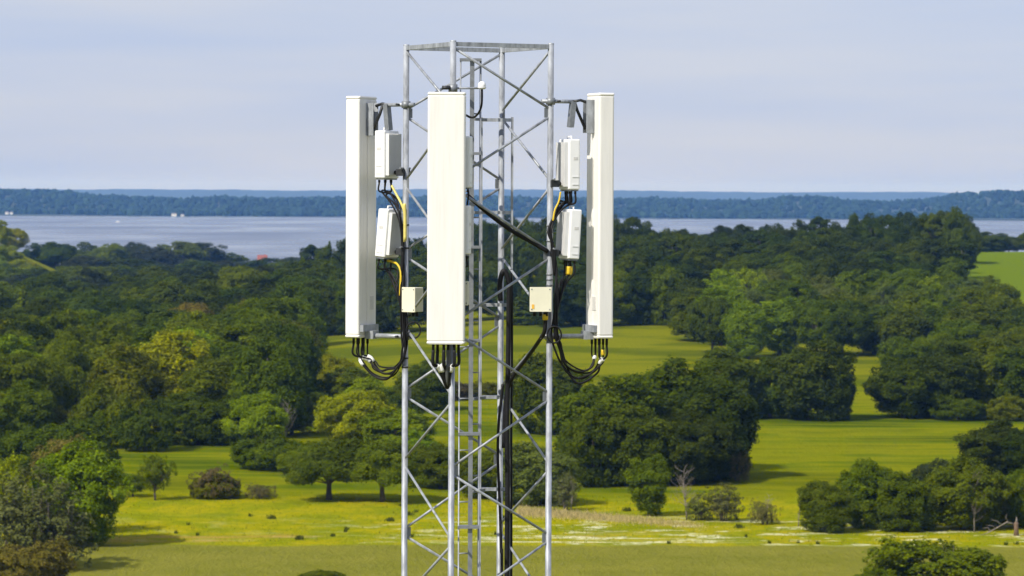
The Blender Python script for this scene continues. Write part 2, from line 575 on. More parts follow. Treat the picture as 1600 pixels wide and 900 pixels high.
n = 5200
yy = 7350 + (9000 - 7350) * rng.random(n) ** 1.2
xx = rng.uniform(-1, 1, n) * yy * 0.2
pts = np.stack([xx, yy, ridge_z(xx, yy) + 4.0], -1)
ow = blob_wood('far_shore_wood', pts, 8.0, M_NEEDLE, 'blue hazed wood covering the far shore')
ow.color = (0.020, 0.040, 0.022, 1)
# ------------------------------------------------------------------ the mast
TD = 34.48
TC = at(746, 300, TD)
S = TD / PXF                                        # metres per photo pixel at the mast


def tp(px, py, dy=0.0):
    return at(px, py, TD + dy)


def zrel(p): return CAM_Z + p * S                  # height from pixels above eye level


mast = empty('lattice_mast', (TC.x, TD, 0))
tag(mast, 'tall square galvanised steel lattice mast carrying the antennas', 'mast')
A_ = 0.789
TH = math.radians(18.05)
LEG = {'F': Vector((-A_ * math.sin(TH), -A_ * math.cos(TH), 0)), 'L': Vector((-A_ * math.cos(TH), A_ * math.sin(TH), 0)),
       'B': Vector((A_ * math.sin(TH), A_ * math.cos(TH), 0)), 'R': Vector((A_ * math.cos(TH), -A_ * math.sin(TH), 0))}
TOP = zrel(227.5)
leg_me = MB().tube([(0, 0, 0.12), (0, 0, TOP - 0.0)], 0.0315, 18).mesh('leg')
for k in 'FLBR':
    link('leg', leg_me, M_STEEL, mast, LEG[k])
    MBf = MB()
    MBf.box((0, 0, 0.06), (0.24, 0.24, 0.12))
    f = MBf.build('foot_plate', M_STEEL_D, mast); f.location = LEG[k]
pad = MB().box((0, 0, -0.19), (2.6, 2.6, 0.40), bev=0.03).build('concrete_base', M_CONC, mast)
HB = 110 * S
faces_ = [('L', 'B'), ('F', 'L'), ('R', 'F'), ('B', 'R')]       # first leg has its nodes on the first set
zA = zrel(121)


def brace(a, za, b_, zb, r=0.0138):
    p, q = LEG[a] + Vector((0, 0, za)), LEG[b_] + Vector((0, 0, zb))
    d = (q - p).normalized()
    m_ = MB().tube([p + d * 0.02, q - d * 0.02], r, 8)
    m_.build('brace', M_STEEL, mast, origin=p)


z0 = zA
gap = 0.036
level = 0
while z0 > 0.9:
    for a, b_ in faces_:
        if level == 0:
            brace(a, z0 + gap, b_, z0 + HB - 0.085)              # up to the top ring
        brace(a, z0 - gap, b_, z0 - HB + gap)
        if z0 - 2 * HB > 0.3:
            brace(b_, z0 - HB - gap, a, z0 - 2 * HB + gap)
    z0 -= 2 * HB
    level += 1
gusset_me = MB().box((0.045, 0, 0), (0.055, 0.006, 0.10)).mesh('gusset_plate')
for a, b_ in faces_:
    for fr, to, zoff in ((a, b_, 0.0), (b_, a, -HB)):
        zz = zA + zoff
        dirv = (LEG[to] - LEG[fr]).normalized()
        while zz > 34.0:
            gp = link('gusset_plate', gusset_me, M_STEEL_D, mast, LEG[fr] + Vector((0, 0, zz)))
            gp.rotation_euler = (0, 0, math.atan2(dirv.y, dirv.x))
            zz -= 2 * HB
for a, b_ in (('F', 'L'), ('L', 'B'), ('B', 'R'), ('R', 'F')):
    p, q = LEG[a] + Vector((0, 0, TOP - 0.028)), LEG[b_] + Vector((0, 0, TOP - 0.028))
    d = (q - p).normalized()
    m_ = MB(); rot = Matrix(((d.x, -d.y, 0), (d.y, d.x, 0), (0, 0, 1)))
    m_.box((p + q) / 2, ((q - p).length - 0.05, 0.034, 0.044), rot)
    m_.build('top_rail', M_STEEL, mast, origin=(p + q) / 2)
for k in 'FLBR':
    cap = MB().lathe([(0.0, 0.006), (0.026, 0.005), (0.032, 0.0), (0.032, -0.012)], n=16).build('leg_cap', M_STEEL, mast)
    cap.location = LEG[k] + Vector((0, 0, TOP + 0.006))

# climbing ladder inside the mast: centre post with side rails on spreader plates
LDY = 0.22
lx = tp(737, 300, LDY)
ladder = empty('climbing_ladder', (lx.x, TD + LDY, 0.2))
tag(ladder, 'slim steel climbing ladder with spreader plates running up inside the mast', 'ladder')
LB, LT = 0.0, tp(737, 92, LDY).z - 0.2
ox0, ox1 = tp(719, 300, LDY).x - lx.x, tp(750, 300, LDY).x - lx.x
MB().box((0, 0, (LB + LT) / 2), (0.046, 0.05, LT - LB)).build('centre_post', M_STEEL_D, ladder)
link('side_rail', MB().tube([(0, 0, LB), (0, 0, LT - 0.02)], 0.008, 8).mesh('side_rail'), M_STEEL, ladder, (ox0, -0.04, 0))
link('side_rail', ladder.children[-1].data if False else MB().tube([(0, 0, LB), (0, 0, LT - 0.02)], 0.011, 8).mesh('side_rail'), M_STEEL, ladder, (ox1, 0.05, 0))
plate_me = MB().box(((ox0 + ox1) / 2, 0, 0), (ox1 - ox0 + 0.02, 0.13, 0.028)).mesh('spreader_plate')
z = LT - 0.01
while z > 0.5:
    link('spreader_plate', plate_me, M_STEEL_D, ladder, (0, 0, z))
    z -= 147 * S
rung_me = MB().tube([(ox0, -0.04, 0), (-0.022, -0.01, 0)], 0.0085, 6).mesh('rung')
rung2_me = MB().tube([(0.022, 0.012, 0), (ox1, 0.05, 0)], 0.0085, 6).mesh('rung')
z = LT - 0.3
i = 0
while z > 0.3:
    link('rung', rung_me if i % 2 == 0 else rung2_me, M_STEEL, ladder, (0, 0, z))
    z -= 0.27
    i += 1

# cable ladder in front of the back leg
CDY = 0.62
cl0 = tp(752, 300, CDY); cl1 = tp(800, 300, CDY)
tray = empty('cable_ladder', ((cl0.x + cl1.x) / 2, TD + CDY, 0.2))
tag(tray, 'narrow steel cable ladder with wide cross bars beside the back leg of the mast', 'cable ladder')
hw = (cl1.x - cl0.x) / 2
ct = tp(776, 183, CDY).z - 0.2
for sx in (-1, 1):
    link('side_rail', MB().box((0, 0, ct / 2), (0.026, 0.03, ct)).mesh('side_rail'), M_STEEL, tray, (sx * hw, 0, 0))
bar_me = MB().box((0, 0.0, 0), (2 * hw - 0.028, 0.022, 0.036)).mesh('cross_bar')
z = ct - 0.03
while z > 0.4:
    link('cross_bar', bar_me, M_STEEL, tray, (0, 0, z))
    z -= 147 * S
tiebar = MB().box((0, 0, 0), (0.24, 0.02, 0.03)).mesh('tie_bar')
z = ct - 0.03
while z > 0.4:
    link('tie_bar', tiebar, M_STEEL_D, tray, (-hw - 0.01, -0.2, z), ).rotation_euler = (0, 0, math.radians(60))
    z -= 147 * S

# ------------------------------------------------------------------ panel antennas
AW, AD, AH = 0.378, 0.168, 392 * S * (1 / 1.028)


def clamp(mb, c, r=0.05, h=0.075):
    mb.tube([Vector(c) - Vector((0, 0, h / 2)), Vector(c) + Vector((0, 0, h / 2))], r, 12)


def panel_antenna(centre, face_az, leg_world, label, n_ports=6, low_arm=0.02):
    """centre: world centre of the radome; face_az: heading it faces, from -Y towards -X, degrees."""
    root = empty('panel_antenna', (centre.x, centre.y, centre.z - AH / 2))
    a = math.radians(face_az)
    root.rotation_euler = (0, 0, -a)
    tag(root, label, 'antenna', 'sector panel antennas on the mast')
    inv = Matrix.Rotation(a, 4, 'Z') @ Matrix.Translation(-Vector(root.location))
    lg = inv @ Vector((leg_world.x, leg_world.y, centre.z))
    MB().box((0, 0, AH / 2), (AW, AD, AH - 0.06), bev=0.022).build('radome', M_RADOME, root)
    for z_, s in ((AH - 0.016, 1), (0.016, -1)):
        MB().box((0, 0, z_), (AW + 0.004, AD + 0.004, 0.032), bev=0.02).build('end_cap', M_CAP, root)
    by = AD / 2
    # back rail, type plate
    MB().box((0, by + 0.006, AH / 2), (0.05, 0.012, AH - 0.2)).build('back_seam', M_CAP, root)
    MB().box((-0.07, by + 0.0035, 0.36), (0.09, 0.007, 0.14)).build('type_plate', M_LABEL, root)
    MB().box((0, by + 0.02, 0.10), (AW * 0.86, 0.04, 0.07)).build('port_bracket', M_STEEL, root)
    # upper down-tilt bracket: channel on the antenna, two scissor arms, channel on the pole side
    zt = AH - 0.12
    br = MB()
    for sx in (-1, 1):
        br.box((sx * 0.05, by + 0.045, zt - 0.12), (0.008, 0.09, 0.34))
    br.box((0, by + 0.017, zt - 0.12), (0.108, 0.008, 0.34))
    br.build('tilt_channel', M_STEEL, root)
    arm_end = Vector((lg.x * 0.35, by + 0.24, zt + 0.02))
    sc_ = MB()
    sc_.tube([(0.034, by + 0.07, zt - 0.25), (0.034, by + 0.16, zt - 0.06), (0.034, by + 0.19, zt + 0.03)], 0.016, 6)
    sc_.build('scissor_arm', M_DARK, root)
    sc_ = MB()
    sc_.tube([(-0.034, by + 0.07, zt + 0.02), (-0.034, by + 0.15, zt + 0.045), (-0.034, by + 0.23, zt + 0.03)], 0.016, 6)
    sc_.build('scissor_arm', M_DARK, root)
    pc = MB()
    ro = Matrix.Rotation(math.radians(6), 3, 'X')
    pc.box((arm_end.x, by + 0.235, zt - 0.10), (0.085, 0.05, 0.27), ro)
    pc.build('pole_channel', M_STEEL_D, root)
    # arms to the leg, with clamps round the leg
    for z_, thick in ((zt + 0.03, 0.021), (low_arm, 0.026)):
        start = Vector((lg.x * 0.3, by + (0.2 if z_ > 1 else 0.03), z_))
        end = Vector((lg.x, lg.y, z_))
        d = (end - start).normalized()
        MB().tube([start, end + d * 0.10], thick, 10).build('mounting_arm', M_STEEL, root)
        cm = MB(); clamp(cm, end, 0.047, 0.07); cm.build('leg_clamp', M_STEEL_D, root)
        side = Vector((-d.y, d.x, 0))
        bo = MB(); bo.tube([end - d * 0.075 - side * 0.07, end - d * 0.075 + side * 0.07], 0.013, 6); bo.build('clamp_bolt', M_DARK, root)
    # lower hinge
    hg = MB()
    hg.box((0, by + 0.05, 0.03), (0.12, 0.10, 0.085))
    hg.build('lower_hinge', M_STEEL, root)
    # connectors under the lower cap
    ports = []
    for k in range(n_ports):
        px_ = (k % 3 - 1) * AW * 0.28 + (0.02 if k >= 3 else -0.02)
        py_ = (-0.035 if k < 3 else 0.035)
        MB().tube([(px_, py_, 0.0), (px_, py_, -0.07)], 0.014, 8).build('port', M_BLACK, root)
        ports.append(root.matrix_basis @ Vector((px_, py_, -0.06)))
    return root, ports


LW = {k: Vector((TC.x, TD, 0)) + LEG[k] for k in LEG}


def leg_pt(k, py):
    return Vector((LW[k].x, LW[k].y, at(746, py, LW[k].y).z))


a_az = 117
cz = at(564, 339, TD + 0.48)
ant_l, ports_l = panel_antenna(Vector((cz.x, TD + 0.50, cz.z)), a_az, LW['L'], 'white panel antenna facing away on the left leg, its beige back in shade')
cz = at(937.5, 337, TD - 0.05)
ant_r, ports_r = panel_antenna(Vector((cz.x, TD - 0.05, cz.z)), -109, LW['R'], 'cream panel antenna on the right leg, seen from its sunlit back and side')
cz = at(697.6, 341, TD - 1.05)
ant_f, ports_f = panel_antenna(Vector((cz.x, TD - 1.05, cz.z)), 1.5, LW['F'], 'bright white panel antenna facing the viewer on the front leg')

# ------------------------------------------------------------------ radio units
def radio_unit(centre, az, h, tilt, label, leg_world, w=0.31, dpt=0.165):
    root = empty('radio_unit', (centre.x, centre.y, centre.z - h / 2))
    root.rotation_mode = 'XYZ'
    root.rotation_euler = (math.radians(tilt), 0, -math.radians(az))
    tag(root, label, 'radio unit', 'radio units on the mast legs')
    MB().box((0, -0.02, h / 2), (w, dpt - 0.04, h), bev=0.018).build('housing', M_WHITE, root)
    # heat sink: comb of fins on the back, one connected profile
    nf = 13
    out = [(-w / 2 + 0.02, 0.0)]
    step = (w - 0.04) / (2 * nf - 1)
    x_ = -w / 2 + 0.02
    for i in range(nf):
        out += [(x_, 0.04), (x_ + step, 0.04)]
        if i < nf - 1: out += [(x_ + step, 0.012), (x_ + 2 * step, 0.012)]
        x_ += 2 * step
    out.append((w / 2 - 0.02, 0.0))
    mm = MB()
    nn = len(out)
    y0 = dpt / 2 - 0.042
    vs = [(x, y0 + yv, 0.03) for x, yv in out] + [(x, y0 + yv, h - 0.03) for x, yv in out]
    fs = [tuple(range(nn)), tuple(range(2 * nn - 1, nn - 1, -1))] + [((i + 1) % nn, i, nn + i, nn + (i + 1) % nn) for i in range(nn)]
    mm.add(vs, fs)
    mm.build('heat_sink', M_FIN, root)
    # carrying handle on top
    MB().tube([(-0.06, -0.02, h), (-0.06, -0.02, h + 0.028), (0.06, -0.02, h + 0.028), (0.06, -0.02, h)], 0.009, 6).build('handle', M_WHITE, root)
    # grooves on the side cover near the bottom
    for z_ in (0.05, 0.13):
        for sx in (-1, 1):
            MB().box((sx * (w / 2 + 0.002), -0.03, z_), (0.006, 0.07, 0.008)).build('seam', M_FIN, root)
    for sx in (-1, 1):
        MB().box((sx * (w / 2 + 0.001), -0.03, h * 0.62), (0.004, 0.045, 0.03)).build('type_plate', M_LABEL, root)
    MB().box((0, -0.02, -0.008), (w * 0.9, dpt - 0.07, 0.016)).build('base_plate', M_STEEL_D, root)
    ports = []
    for k in range(5):
        p = Vector(((k - 2) * w * 0.2, -0.02 + (0.02 if k % 2 else -0.02), -0.045))
        MB().tube([p + Vector((0, 0, 0.035)), p], 0.013, 8).build('port', M_BLACK, root)
        ports.append(p)
    mw = Matrix.Translation(root.location) @ root.rotation_euler.to_matrix().to_4x4()
    inv = mw.inverted()
    lg = inv @ Vector((leg_world.x, leg_world.y, centre.z - h * 0.5 + 0.06))
    b0 = Vector((lg.x * 0.4, dpt / 2 + 0.005, 0.06))
    MB().tube([b0, lg], 0.022, 8).build('mount_arm', M_DARK, root)
    cb = MB(); cb.box(lg + (b0 - lg).normalized() * 0.035, (0.15, 0.085, 0.07)); cb.build('leg_clamp', M_DARK, root)
    MB().tube([lg - Vector((0.11, 0.01, -0.045)), lg + Vector((0.11, -0.01, 0.045))], 0.011, 6).build('clamp_bolt', M_STEEL_D, root)
    return root, [mw @ p for p in ports]


def rru(px, py0, py1, dy, az, tilt, label, leg):
    c = at(px, (py0 + py1) / 2, TD + dy)
    return radio_unit(c, az, (py1 - py0) * S, tilt, label, LW[leg])


_, rl1 = rru(607, 204, 279, 0.38, a_az, 0, 'upper white radio unit on the left leg, ribbed back in shade', 'L')
_, rl2 = rru(607, 326, 402, 0.36, a_az, -5, 'lower white radio unit on the left leg, tilted outward beside yellow sleeves', 'L')
_, rr1 = rru(887, 218, 296, -0.14, -109, 0, 'upper white radio unit on the right leg, against the sky', 'R')
_, rr2 = rru(886, 327, 404, -0.15, -109, 3, 'lower white radio unit on the right leg above bright yellow connectors', 'R')
_, rf1 = rru(714, 214, 292, -0.86, 12, 0, 'upper radio unit on the front leg, mostly hidden behind the front antenna', 'F')
_, rf2 = rru(712, 322, 396, -0.86, 12, 0, 'lower grey shaded radio unit peeking out behind the front antenna', 'F')

# ------------------------------------------------------------------ junction boxes
def junction_box(px0, px1, py0, py1, dy, az, label, sticker=False, leg='L', depth=0.14):
    c = at((px0 + px1) / 2, (py0 + py1) / 2, TD + dy)
    h = (py1 - py0) * S
    w = (px1 - px0) * S
    root = empty('junction_box', (c.x, c.y, c.z - h / 2), (0, 0, -math.radians(az)))
    tag(root, label, 'junction box', 'cream junction boxes on the mast legs')
    MB().box((0, 0.012, h / 2), (w, depth - 0.024, h), bev=0.008).build('case', M_CREAM_D, root)
    MB().box((0, -depth / 2 + 0.008, h / 2), (w + 0.006, 0.026, h + 0.006), bev=0.006).build('lid', M_CREAM, root)
    for sx in (-1, 1):
        for sz in (0.08, 0.92):
            MB().tube([(sx * w * 0.42, -depth / 2 - 0.004, h * sz), (sx * w * 0.42, -depth / 2 - 0.009, h * sz)], 0.007, 8).build('screw', M_STEEL_D, root)
    for k in range(3):
        MB().tube([((k - 1) * w * 0.28, 0.01, 0.0), ((k - 1) * w * 0.28, 0.01, -0.05)], 0.016, 8).build('cable_gland', M_BLACK, root)
    if sticker:
        MB().box((-w * 0.36, -depth / 2 - 0.0065, h * 0.2), (0.026, 0.003, 0.045)).build('warning_sticker', M_ORANGE, root)
    inv = (Matrix.Translation(root.location) @ root.rotation_euler.to_matrix().to_4x4()).inverted()
    lg = inv @ Vector((LW[leg].x, LW[leg].y, c.z))
    MB().box((lg + Vector((0, depth / 2, h / 2))) / 2 + Vector((0, 0, 0)), (0.05, abs(lg.y - depth / 2) + 0.06, 0.05)).build('bracket', M_STEEL_D, root)
    return root


junction_box(632, 658, 449, 487, 0.12, 38, 'small cream junction box beside the left leg, its right side in shade', leg='L')
junction_box(828, 861, 449, 486, -0.40, -2, 'square cream junction box in front of the right leg with an orange sticker', True, leg='R')
junction_box(706, 732, 440, 476, -0.62, 6, 'cream junction box half hidden behind the front antenna', leg='F')

# ------------------------------------------------------------------ position receiver on its arm
p0 = Vector((LW['F'].x, LW['F'].y, 0)); p0.z = tp(712, 138, -0.75).z
p1 = tp(753, 137.5, -0.72)
rec = empty('satellite_receiver', (p1.x, p1.y, p1.z))
tag(rec, 'small white dome receiver on a thin arm at the top of the front leg', 'receiver')
d = p0 - p1
MB().tube([d + Vector((-0.09, 0, 0)), d * 0.5 + Vector((0, 0, 0.0)), Vector((0.012, 0, 0))], 0.011, 8).build('arm', M_STEEL, rec)
MB().lathe([(0.0, 0.068), (0.016, 0.066), (0.03, 0.056), (0.0385, 0.038), (0.040, 0.018), (0.037, 0.012), (0.0, 0.011)], n=18).build('dome', M_WHITE, rec)
MB().lathe([(0.0, 0.011), (0.044, 0.011), (0.044, 0.002), (0.03, -0.012), (0.0, -0.014)], n=18).build('base', M_FIN, rec)
cm = MB(); cm.tube([d - Vector((0, 0, 0.04)), d + Vector((0, 0, 0.04))], 0.046, 12); cm.build('leg_clamp', M_STEEL_D, rec)
MB().tube([d + Vector((-0.11, -0.04, 0.005)), d + Vector((-0.03, -0.04, 0.005))], 0.02, 8).build('clamp_bolt', M_DARK, rec)

# ------------------------------------------------------------------ cables
def cable(name, pts, r, mat, label, group=None, seg=6, sleeves=(), n=8, loose=0.0):
    """pts: world points. sleeves: (index along path 0..1, length 0..1, radius, material)."""
    if loose:
        pts = [p if i < 2 or i > len(pts) - 3 else p + Vector((R.uniform(-1, 1), R.uniform(-1, 1), R.uniform(-1, 1))) * loose for i, p in enumerate(pts)]
    path = smooth_path(pts, seg)
    o = path[0]
    root = MB().tube(path, r, n).build(name, mat, None, origin=o)
    tag(root, label, 'cable', group)
    N = len(path)
    for nm, t0, t1, rr, mt in sleeves:
        i0, i1 = int(t0 * (N - 1)), max(int(t0 * (N - 1)) + 1, int(t1 * (N - 1)))
        s_ = MB().tube([p - o for p in path[i0:i1 + 1]], rr, n).build(nm, mt, root)
    return root


def tpl(lst):
    return [tp(*p) for p in lst]


def rank(points):
    xs_ = [p.x / p.y for p in points]
    return [['first', 'second', 'third', 'fourth', 'fifth', 'sixth'][sorted(xs_).index(x_)] for x_ in xs_]


rk_l, rk_r, rk_f, k_l1, k_l2, k_r1, k_r2 = (rank(q_) for q_ in (ports_l, ports_r, ports_f, rl1, rl2, rr1, rr2))
# loops under the left antenna
for k, p in enumerate(ports_l):
    j = R.uniform(-1, 1)
    o = k * 1.3
    pts_ = [p, p + Vector((0.004 * j, 0, -0.12)), tp(566 + k * 3.4, 560 + 2 * (k % 3), 0.46), tp(582 + 2 * k, 582 - k * 1.3, 0.42), tp(603 + k, 592 - k * 3.0, 0.36),
            tp(621, 578 - k * 2.2, 0.26), tp(629 + (k % 3) * 1.5, 552 - k, 0.19), tp(630.5 + (k % 3) * 1.5, 515, 0.17), tp(628 + (k % 3) * 2, 470, 0.18), tp(627 + (k % 3) * 2, 425, 0.2), tp(628 + k % 3, 395, 0.22)]
    cable('jumper_cable', pts_, 0.0085 if k % 2 else 0.0112, M_BLACK, f'{rk_l[k]} black jumper cable from the left under the left antenna, looping to the left leg', 'jumper cables under the left antenna', loose=0.028,
          sleeves=[('white_sleeve', 0.17, 0.235, 0.021, M_SLEEVE)] if k % 2 == 0 else ())
# loops under the right antenna
for k, p in enumerate(ports_r):
    pts_ = [p, p + Vector((0, 0, -0.12)), tp(941 - k * 2.4, 562 + (k % 3), -0.07), tp(930 - 2 * k, 580 - k, -0.10), tp(906 - k * 1.5, 598 - k * 4.5, -0.15),
            tp(886 - k, 580 - k * 4, -0.22), tp(871 + (k % 3), 552 - k * 3, -0.29), tp(865 + (k % 3) * 2, 520, -0.31), tp(866 + (k % 3) * 1.7, 470, -0.31), tp(868 + (k % 3), 425, -0.3), tp(866, 392, -0.29)]
    cable('jumper_cable', pts_, 0.0085 if k % 2 else 0.0108, M_BLACK, f'{rk_r[k]} black jumper cable from the left under the right antenna, looping to the right leg', 'jumper cables under the right antenna', loose=0.028,
          sleeves=[('white_sleeve', 0.165, 0.225, 0.020, M_SLEEVE)] if k % 2 == 0 else ([('yellow_sleeve', 0.05, 0.11, 0.02, M_YEL)] if k == 1 else ()))
# cables hanging below the front antenna
for k, p in enumerate(ports_f):
    xk = [682, 694, 709, 687, 700, 706][k]
    pts_ = [p, p + Vector((0, 0, -0.14)), tp(xk + (697 - xk) * 0.25, 574, -1.03), tp(xk + (698 - xk) * 0.75, 596, -0.98), tp(699 + k * 0.6, 606 - k, -0.92), tp(702, 592, -0.84), tp(702, 540, -0.82), tp(702, 470, -0.82), tp(704, 400, -0.82)]
    cable('jumper_cable', pts_, 0.0165 if k != 4 else 0.02, M_BLACK if k != 4 else M_GREYC, 'grey jumper cable hanging below the front antenna' if k == 4 else f'{rk_f[k]} cable from the left hanging below the front antenna, black', 'jumper cables under the front antenna',
          sleeves=[('white_sleeve', 0.22, 0.30, 0.024, M_SLEEVE)] if k in (0, 2, 3) else ())
# tails of the radio units
for k, p in enumerate(rl1):
    cable('radio_cable', [p, p + Vector((0, 0, -0.09)), tp(599 + k * 4, 300 + 4 * (k % 2), 0.34), tp(612 + k * 3, 320, 0.27), tp(624 + k, 345, 0.2), tp(628 + k * 0.6, 385, 0.19), tp(628, 430, 0.19)], 0.009, M_BLACK,
          f'{k_l1[k]} thin black cable from the left under the upper left radio unit', 'cables of the upper left radio unit', loose=0.025)
cable('sleeved_cable', tpl([(612, 290, 0.3), (619, 303, 0.25), (627, 318, 0.18), (631.5, 332, 0.16), (632, 350, 0.16), (632, 378, 0.16)]), 0.0125, M_YELP, 'pale yellow sleeved cable strapped to the left leg between the radio units', seg=8)
cable('sleeved_cable', tpl([(632, 318, 0.15), (633, 340, 0.15), (633, 376, 0.15)]), 0.017, M_YELP, 'thick pale yellow sleeve strapped along the left leg behind the lower radio unit')
cable('sleeved_cable', tpl([(605, 407, 0.33), (613, 409, 0.3), (621, 413, 0.24), (626, 424, 0.2), (626, 440, 0.19), (625, 462, 0.19)]), 0.0115, M_YEL, 'bright yellow sleeved cable curving below the lower left radio unit', seg=8)
for k, p in enumerate(rl2):
    cable('radio_cable', [p, p + Vector((0, 0, -0.08)), tp(608 + k * 2, 425 + 6 * (k % 2), 0.32), tp(619 + k, 450, 0.24), tp(626 + k * 0.7, 480, 0.2), tp(630, 520, 0.18)], 0.009, M_BLACK,
          f'{k_l2[k]} thin black cable from the left under the lower left radio unit', 'cables of the lower left radio unit', loose=0.025)
for k, p in enumerate(rr1):
    cable('radio_cable', [p, p + Vector((0, 0, -0.09)), tp(885 - k * 3, 318 - 3 * (k % 2), -0.16), tp(874 - k * 2, 335, -0.23), tp(864 - k, 358, -0.30), tp(862 + k, 390, -0.31), tp(866, 430, -0.31)], 0.0105, M_BLACK,
          f'{k_r1[k]} thin black cable from the left under the upper right radio unit', 'cables of the upper right radio unit', loose=0.025)
cable('sleeved_cable', tpl([(876, 300, -0.26), (873, 315, -0.28), (867, 328, -0.30), (864, 345, -0.31)]), 0.009, M_YEL, 'short yellow marked cable under the upper right radio unit')
for k, p in enumerate(rr2):
    cable('radio_cable', [p, p + Vector((0, 0, -0.10)), tp(884 - k * 2, 440, -0.2), tp(876 - k, 462, -0.26), tp(869, 495, -0.3), tp(866, 530, -0.31)], 0.009, M_BLACK,
          f'{k_r2[k]} thin black cable from the left under the lower right radio unit', 'cables of the lower right radio unit', loose=0.02,
          sleeves=[('yellow_sleeve', 0.08, 0.24, 0.021, M_YEL)] if k in (1, 2, 4) else ())
for k, p in enumerate([rf1[4], rf2[4]]):
    cable('radio_cable', [p, p + Vector((0, 0, -0.08)), tp(716 - k % 5, 420, -0.80), tp(712, 470, -0.80), tp(708, 520, -0.81)], 0.009, M_BLACK,
          'thin black cable of the %s radio unit behind the front antenna' % ('upper' if k == 0 else 'lower'), 'cables behind the front antenna')
# spare coils
for (cx, cy_, dy, lab) in ((646, 516, 0.10, 'small black spare cable coil hanging at the left leg'), (866, 523, -0.36, 'small black spare cable coil hanging at the right leg')):
    c0 = tp(cx, cy_, dy)
    pts_ = [c0 + Vector((0.072 * math.sin(t * 0.6), 0.012 * t / 12, -0.085 * math.cos(t * 0.6))) for t in range(0, 24)]
    cable('cable_coil', pts_, 0.0085, M_BLACK, lab, seg=3)
cable('gland_cable', tpl([(852, 488, -0.38), (852, 505, -0.36), (850, 520, -0.34), (842, 533, -0.2), (826, 556, 0.1), (806, 582, 0.4), (794, 606, 0.5), (789, 640, 0.52), (787, 700, 0.52)]), 0.021, M_BLACK, 'black cable slanting from the right leg down to the cable ladder', sleeves=[('yellow_sleeve', 0.03, 0.09, 0.03, M_YEL)])
# thick feeders
cable('feeder_cable', tpl([(729, 304, -0.55), (748, 321, -0.5), (775, 343, -0.42), (805, 364, -0.36), (832, 379, -0.32), (856, 393, -0.29)]), 0.023, M_BLACK, 'thick black feeder cable sagging from the front antenna to the right leg')
cable('feeder_cable', tpl([(782, 470, 0.5), (781, 442, 0.5), (786, 424, 0.5), (791, 427, 0.5), (795, 445, 0.5), (795, 480, 0.5), (794, 560, 0.5), (792, 660, 0.5), (793, 760, 0.5), (792, 880, 0.5)]) + [Vector((tp(792, 880, 0.5).x, TD + 0.5, z_)) for z_ in (33, 25, 12, 0.3)], 0.026, M_BLACK, 'thickest black feeder cable arching over and running straight down the cable ladder', n=10)
cable('feeder_cable', tpl([(786, 600, 0.5), (783, 625, 0.5), (779, 665, 0.5), (778, 720, 0.5), (781, 790, 0.5), (783, 860, 0.5), (784, 900, 0.5)]) + [Vector((tp(784, 900, 0.5).x, TD + 0.5, z_)) for z_ in (33, 25, 12, 0.3)], 0.015, M_BLACK, 'thinner black feeder cable bowing left beside the thick feeder')
cable('feeder_cable', tpl([(799, 420, 0.53), (800, 470, 0.53), (800, 560, 0.53), (799, 700, 0.53), (799, 880, 0.53)]) + [Vector((tp(799, 880, 0.53).x, TD + 0.53, z_)) for z_ in (33, 25, 12, 0.3)], 0.012, M_BLACK, 'slim black feeder cable along the right rail of the cable ladder')
cable('receiver_cable', [p1 + Vector((0, 0, -0.01)), p1 + Vector((0.001, 0, -0.10))] + tpl([(752, 166, -0.7), (748, 176, -0.6), (741, 183, -0.4), (734, 183, -0.3), (728, 180, -0.4), (718, 179, -0.6), (710, 190, -0.7)]), 0.0115, M_BLACK, 'thin black cable curving from the white dome receiver to the ladder')
# cable ties on the legs
for k, ys_ in (('L', (388, 352, 560, 574)), ('R', (352, 362, 376, 428, 436, 445))):
    for y_ in ys_:
        p = leg_pt(k, y_)
        MB().tube([p - Vector((0, 0, 0.008)), p + Vector((0, 0, 0.008))], 0.0375, 14).build('cable_tie', M_DARK if k == 'L' else M_STEEL_D, mast).location -= mast.location

# ------------------------------------------------------------------ trees
def leaf_mesh(name, C, N, sz, rs, tone):
    n = len(C)
    N = N / np.maximum(np.linalg.norm(N, axis=1, keepdims=True), 1e-6)
    t = rs.standard_normal((n, 3))
    t -= N * np.sum(t * N, 1, keepdims=True)
    t /= np.maximum(np.linalg.norm(t, axis=1, keepdims=True), 1e-6)
    b_ = np.cross(N, t)
    s = sz[:, None]
    co = np.stack([C + t * s * 0.62, C + b_ * s * 0.42 + N * s * 0.1, C - t * s * 0.62, C - b_ * s * 0.42 + N * s * 0.1], 1).reshape(-1, 3)
    q = np.arange(n * 4).reshape(n, 4)
    return fast_mesh(name, co, q, False, np.clip(tone, 0, 1))


def unit(rs, n):
    v = rs.standard_normal((n, 3))
    return v / np.linalg.norm(v, axis=1, keepdims=True)


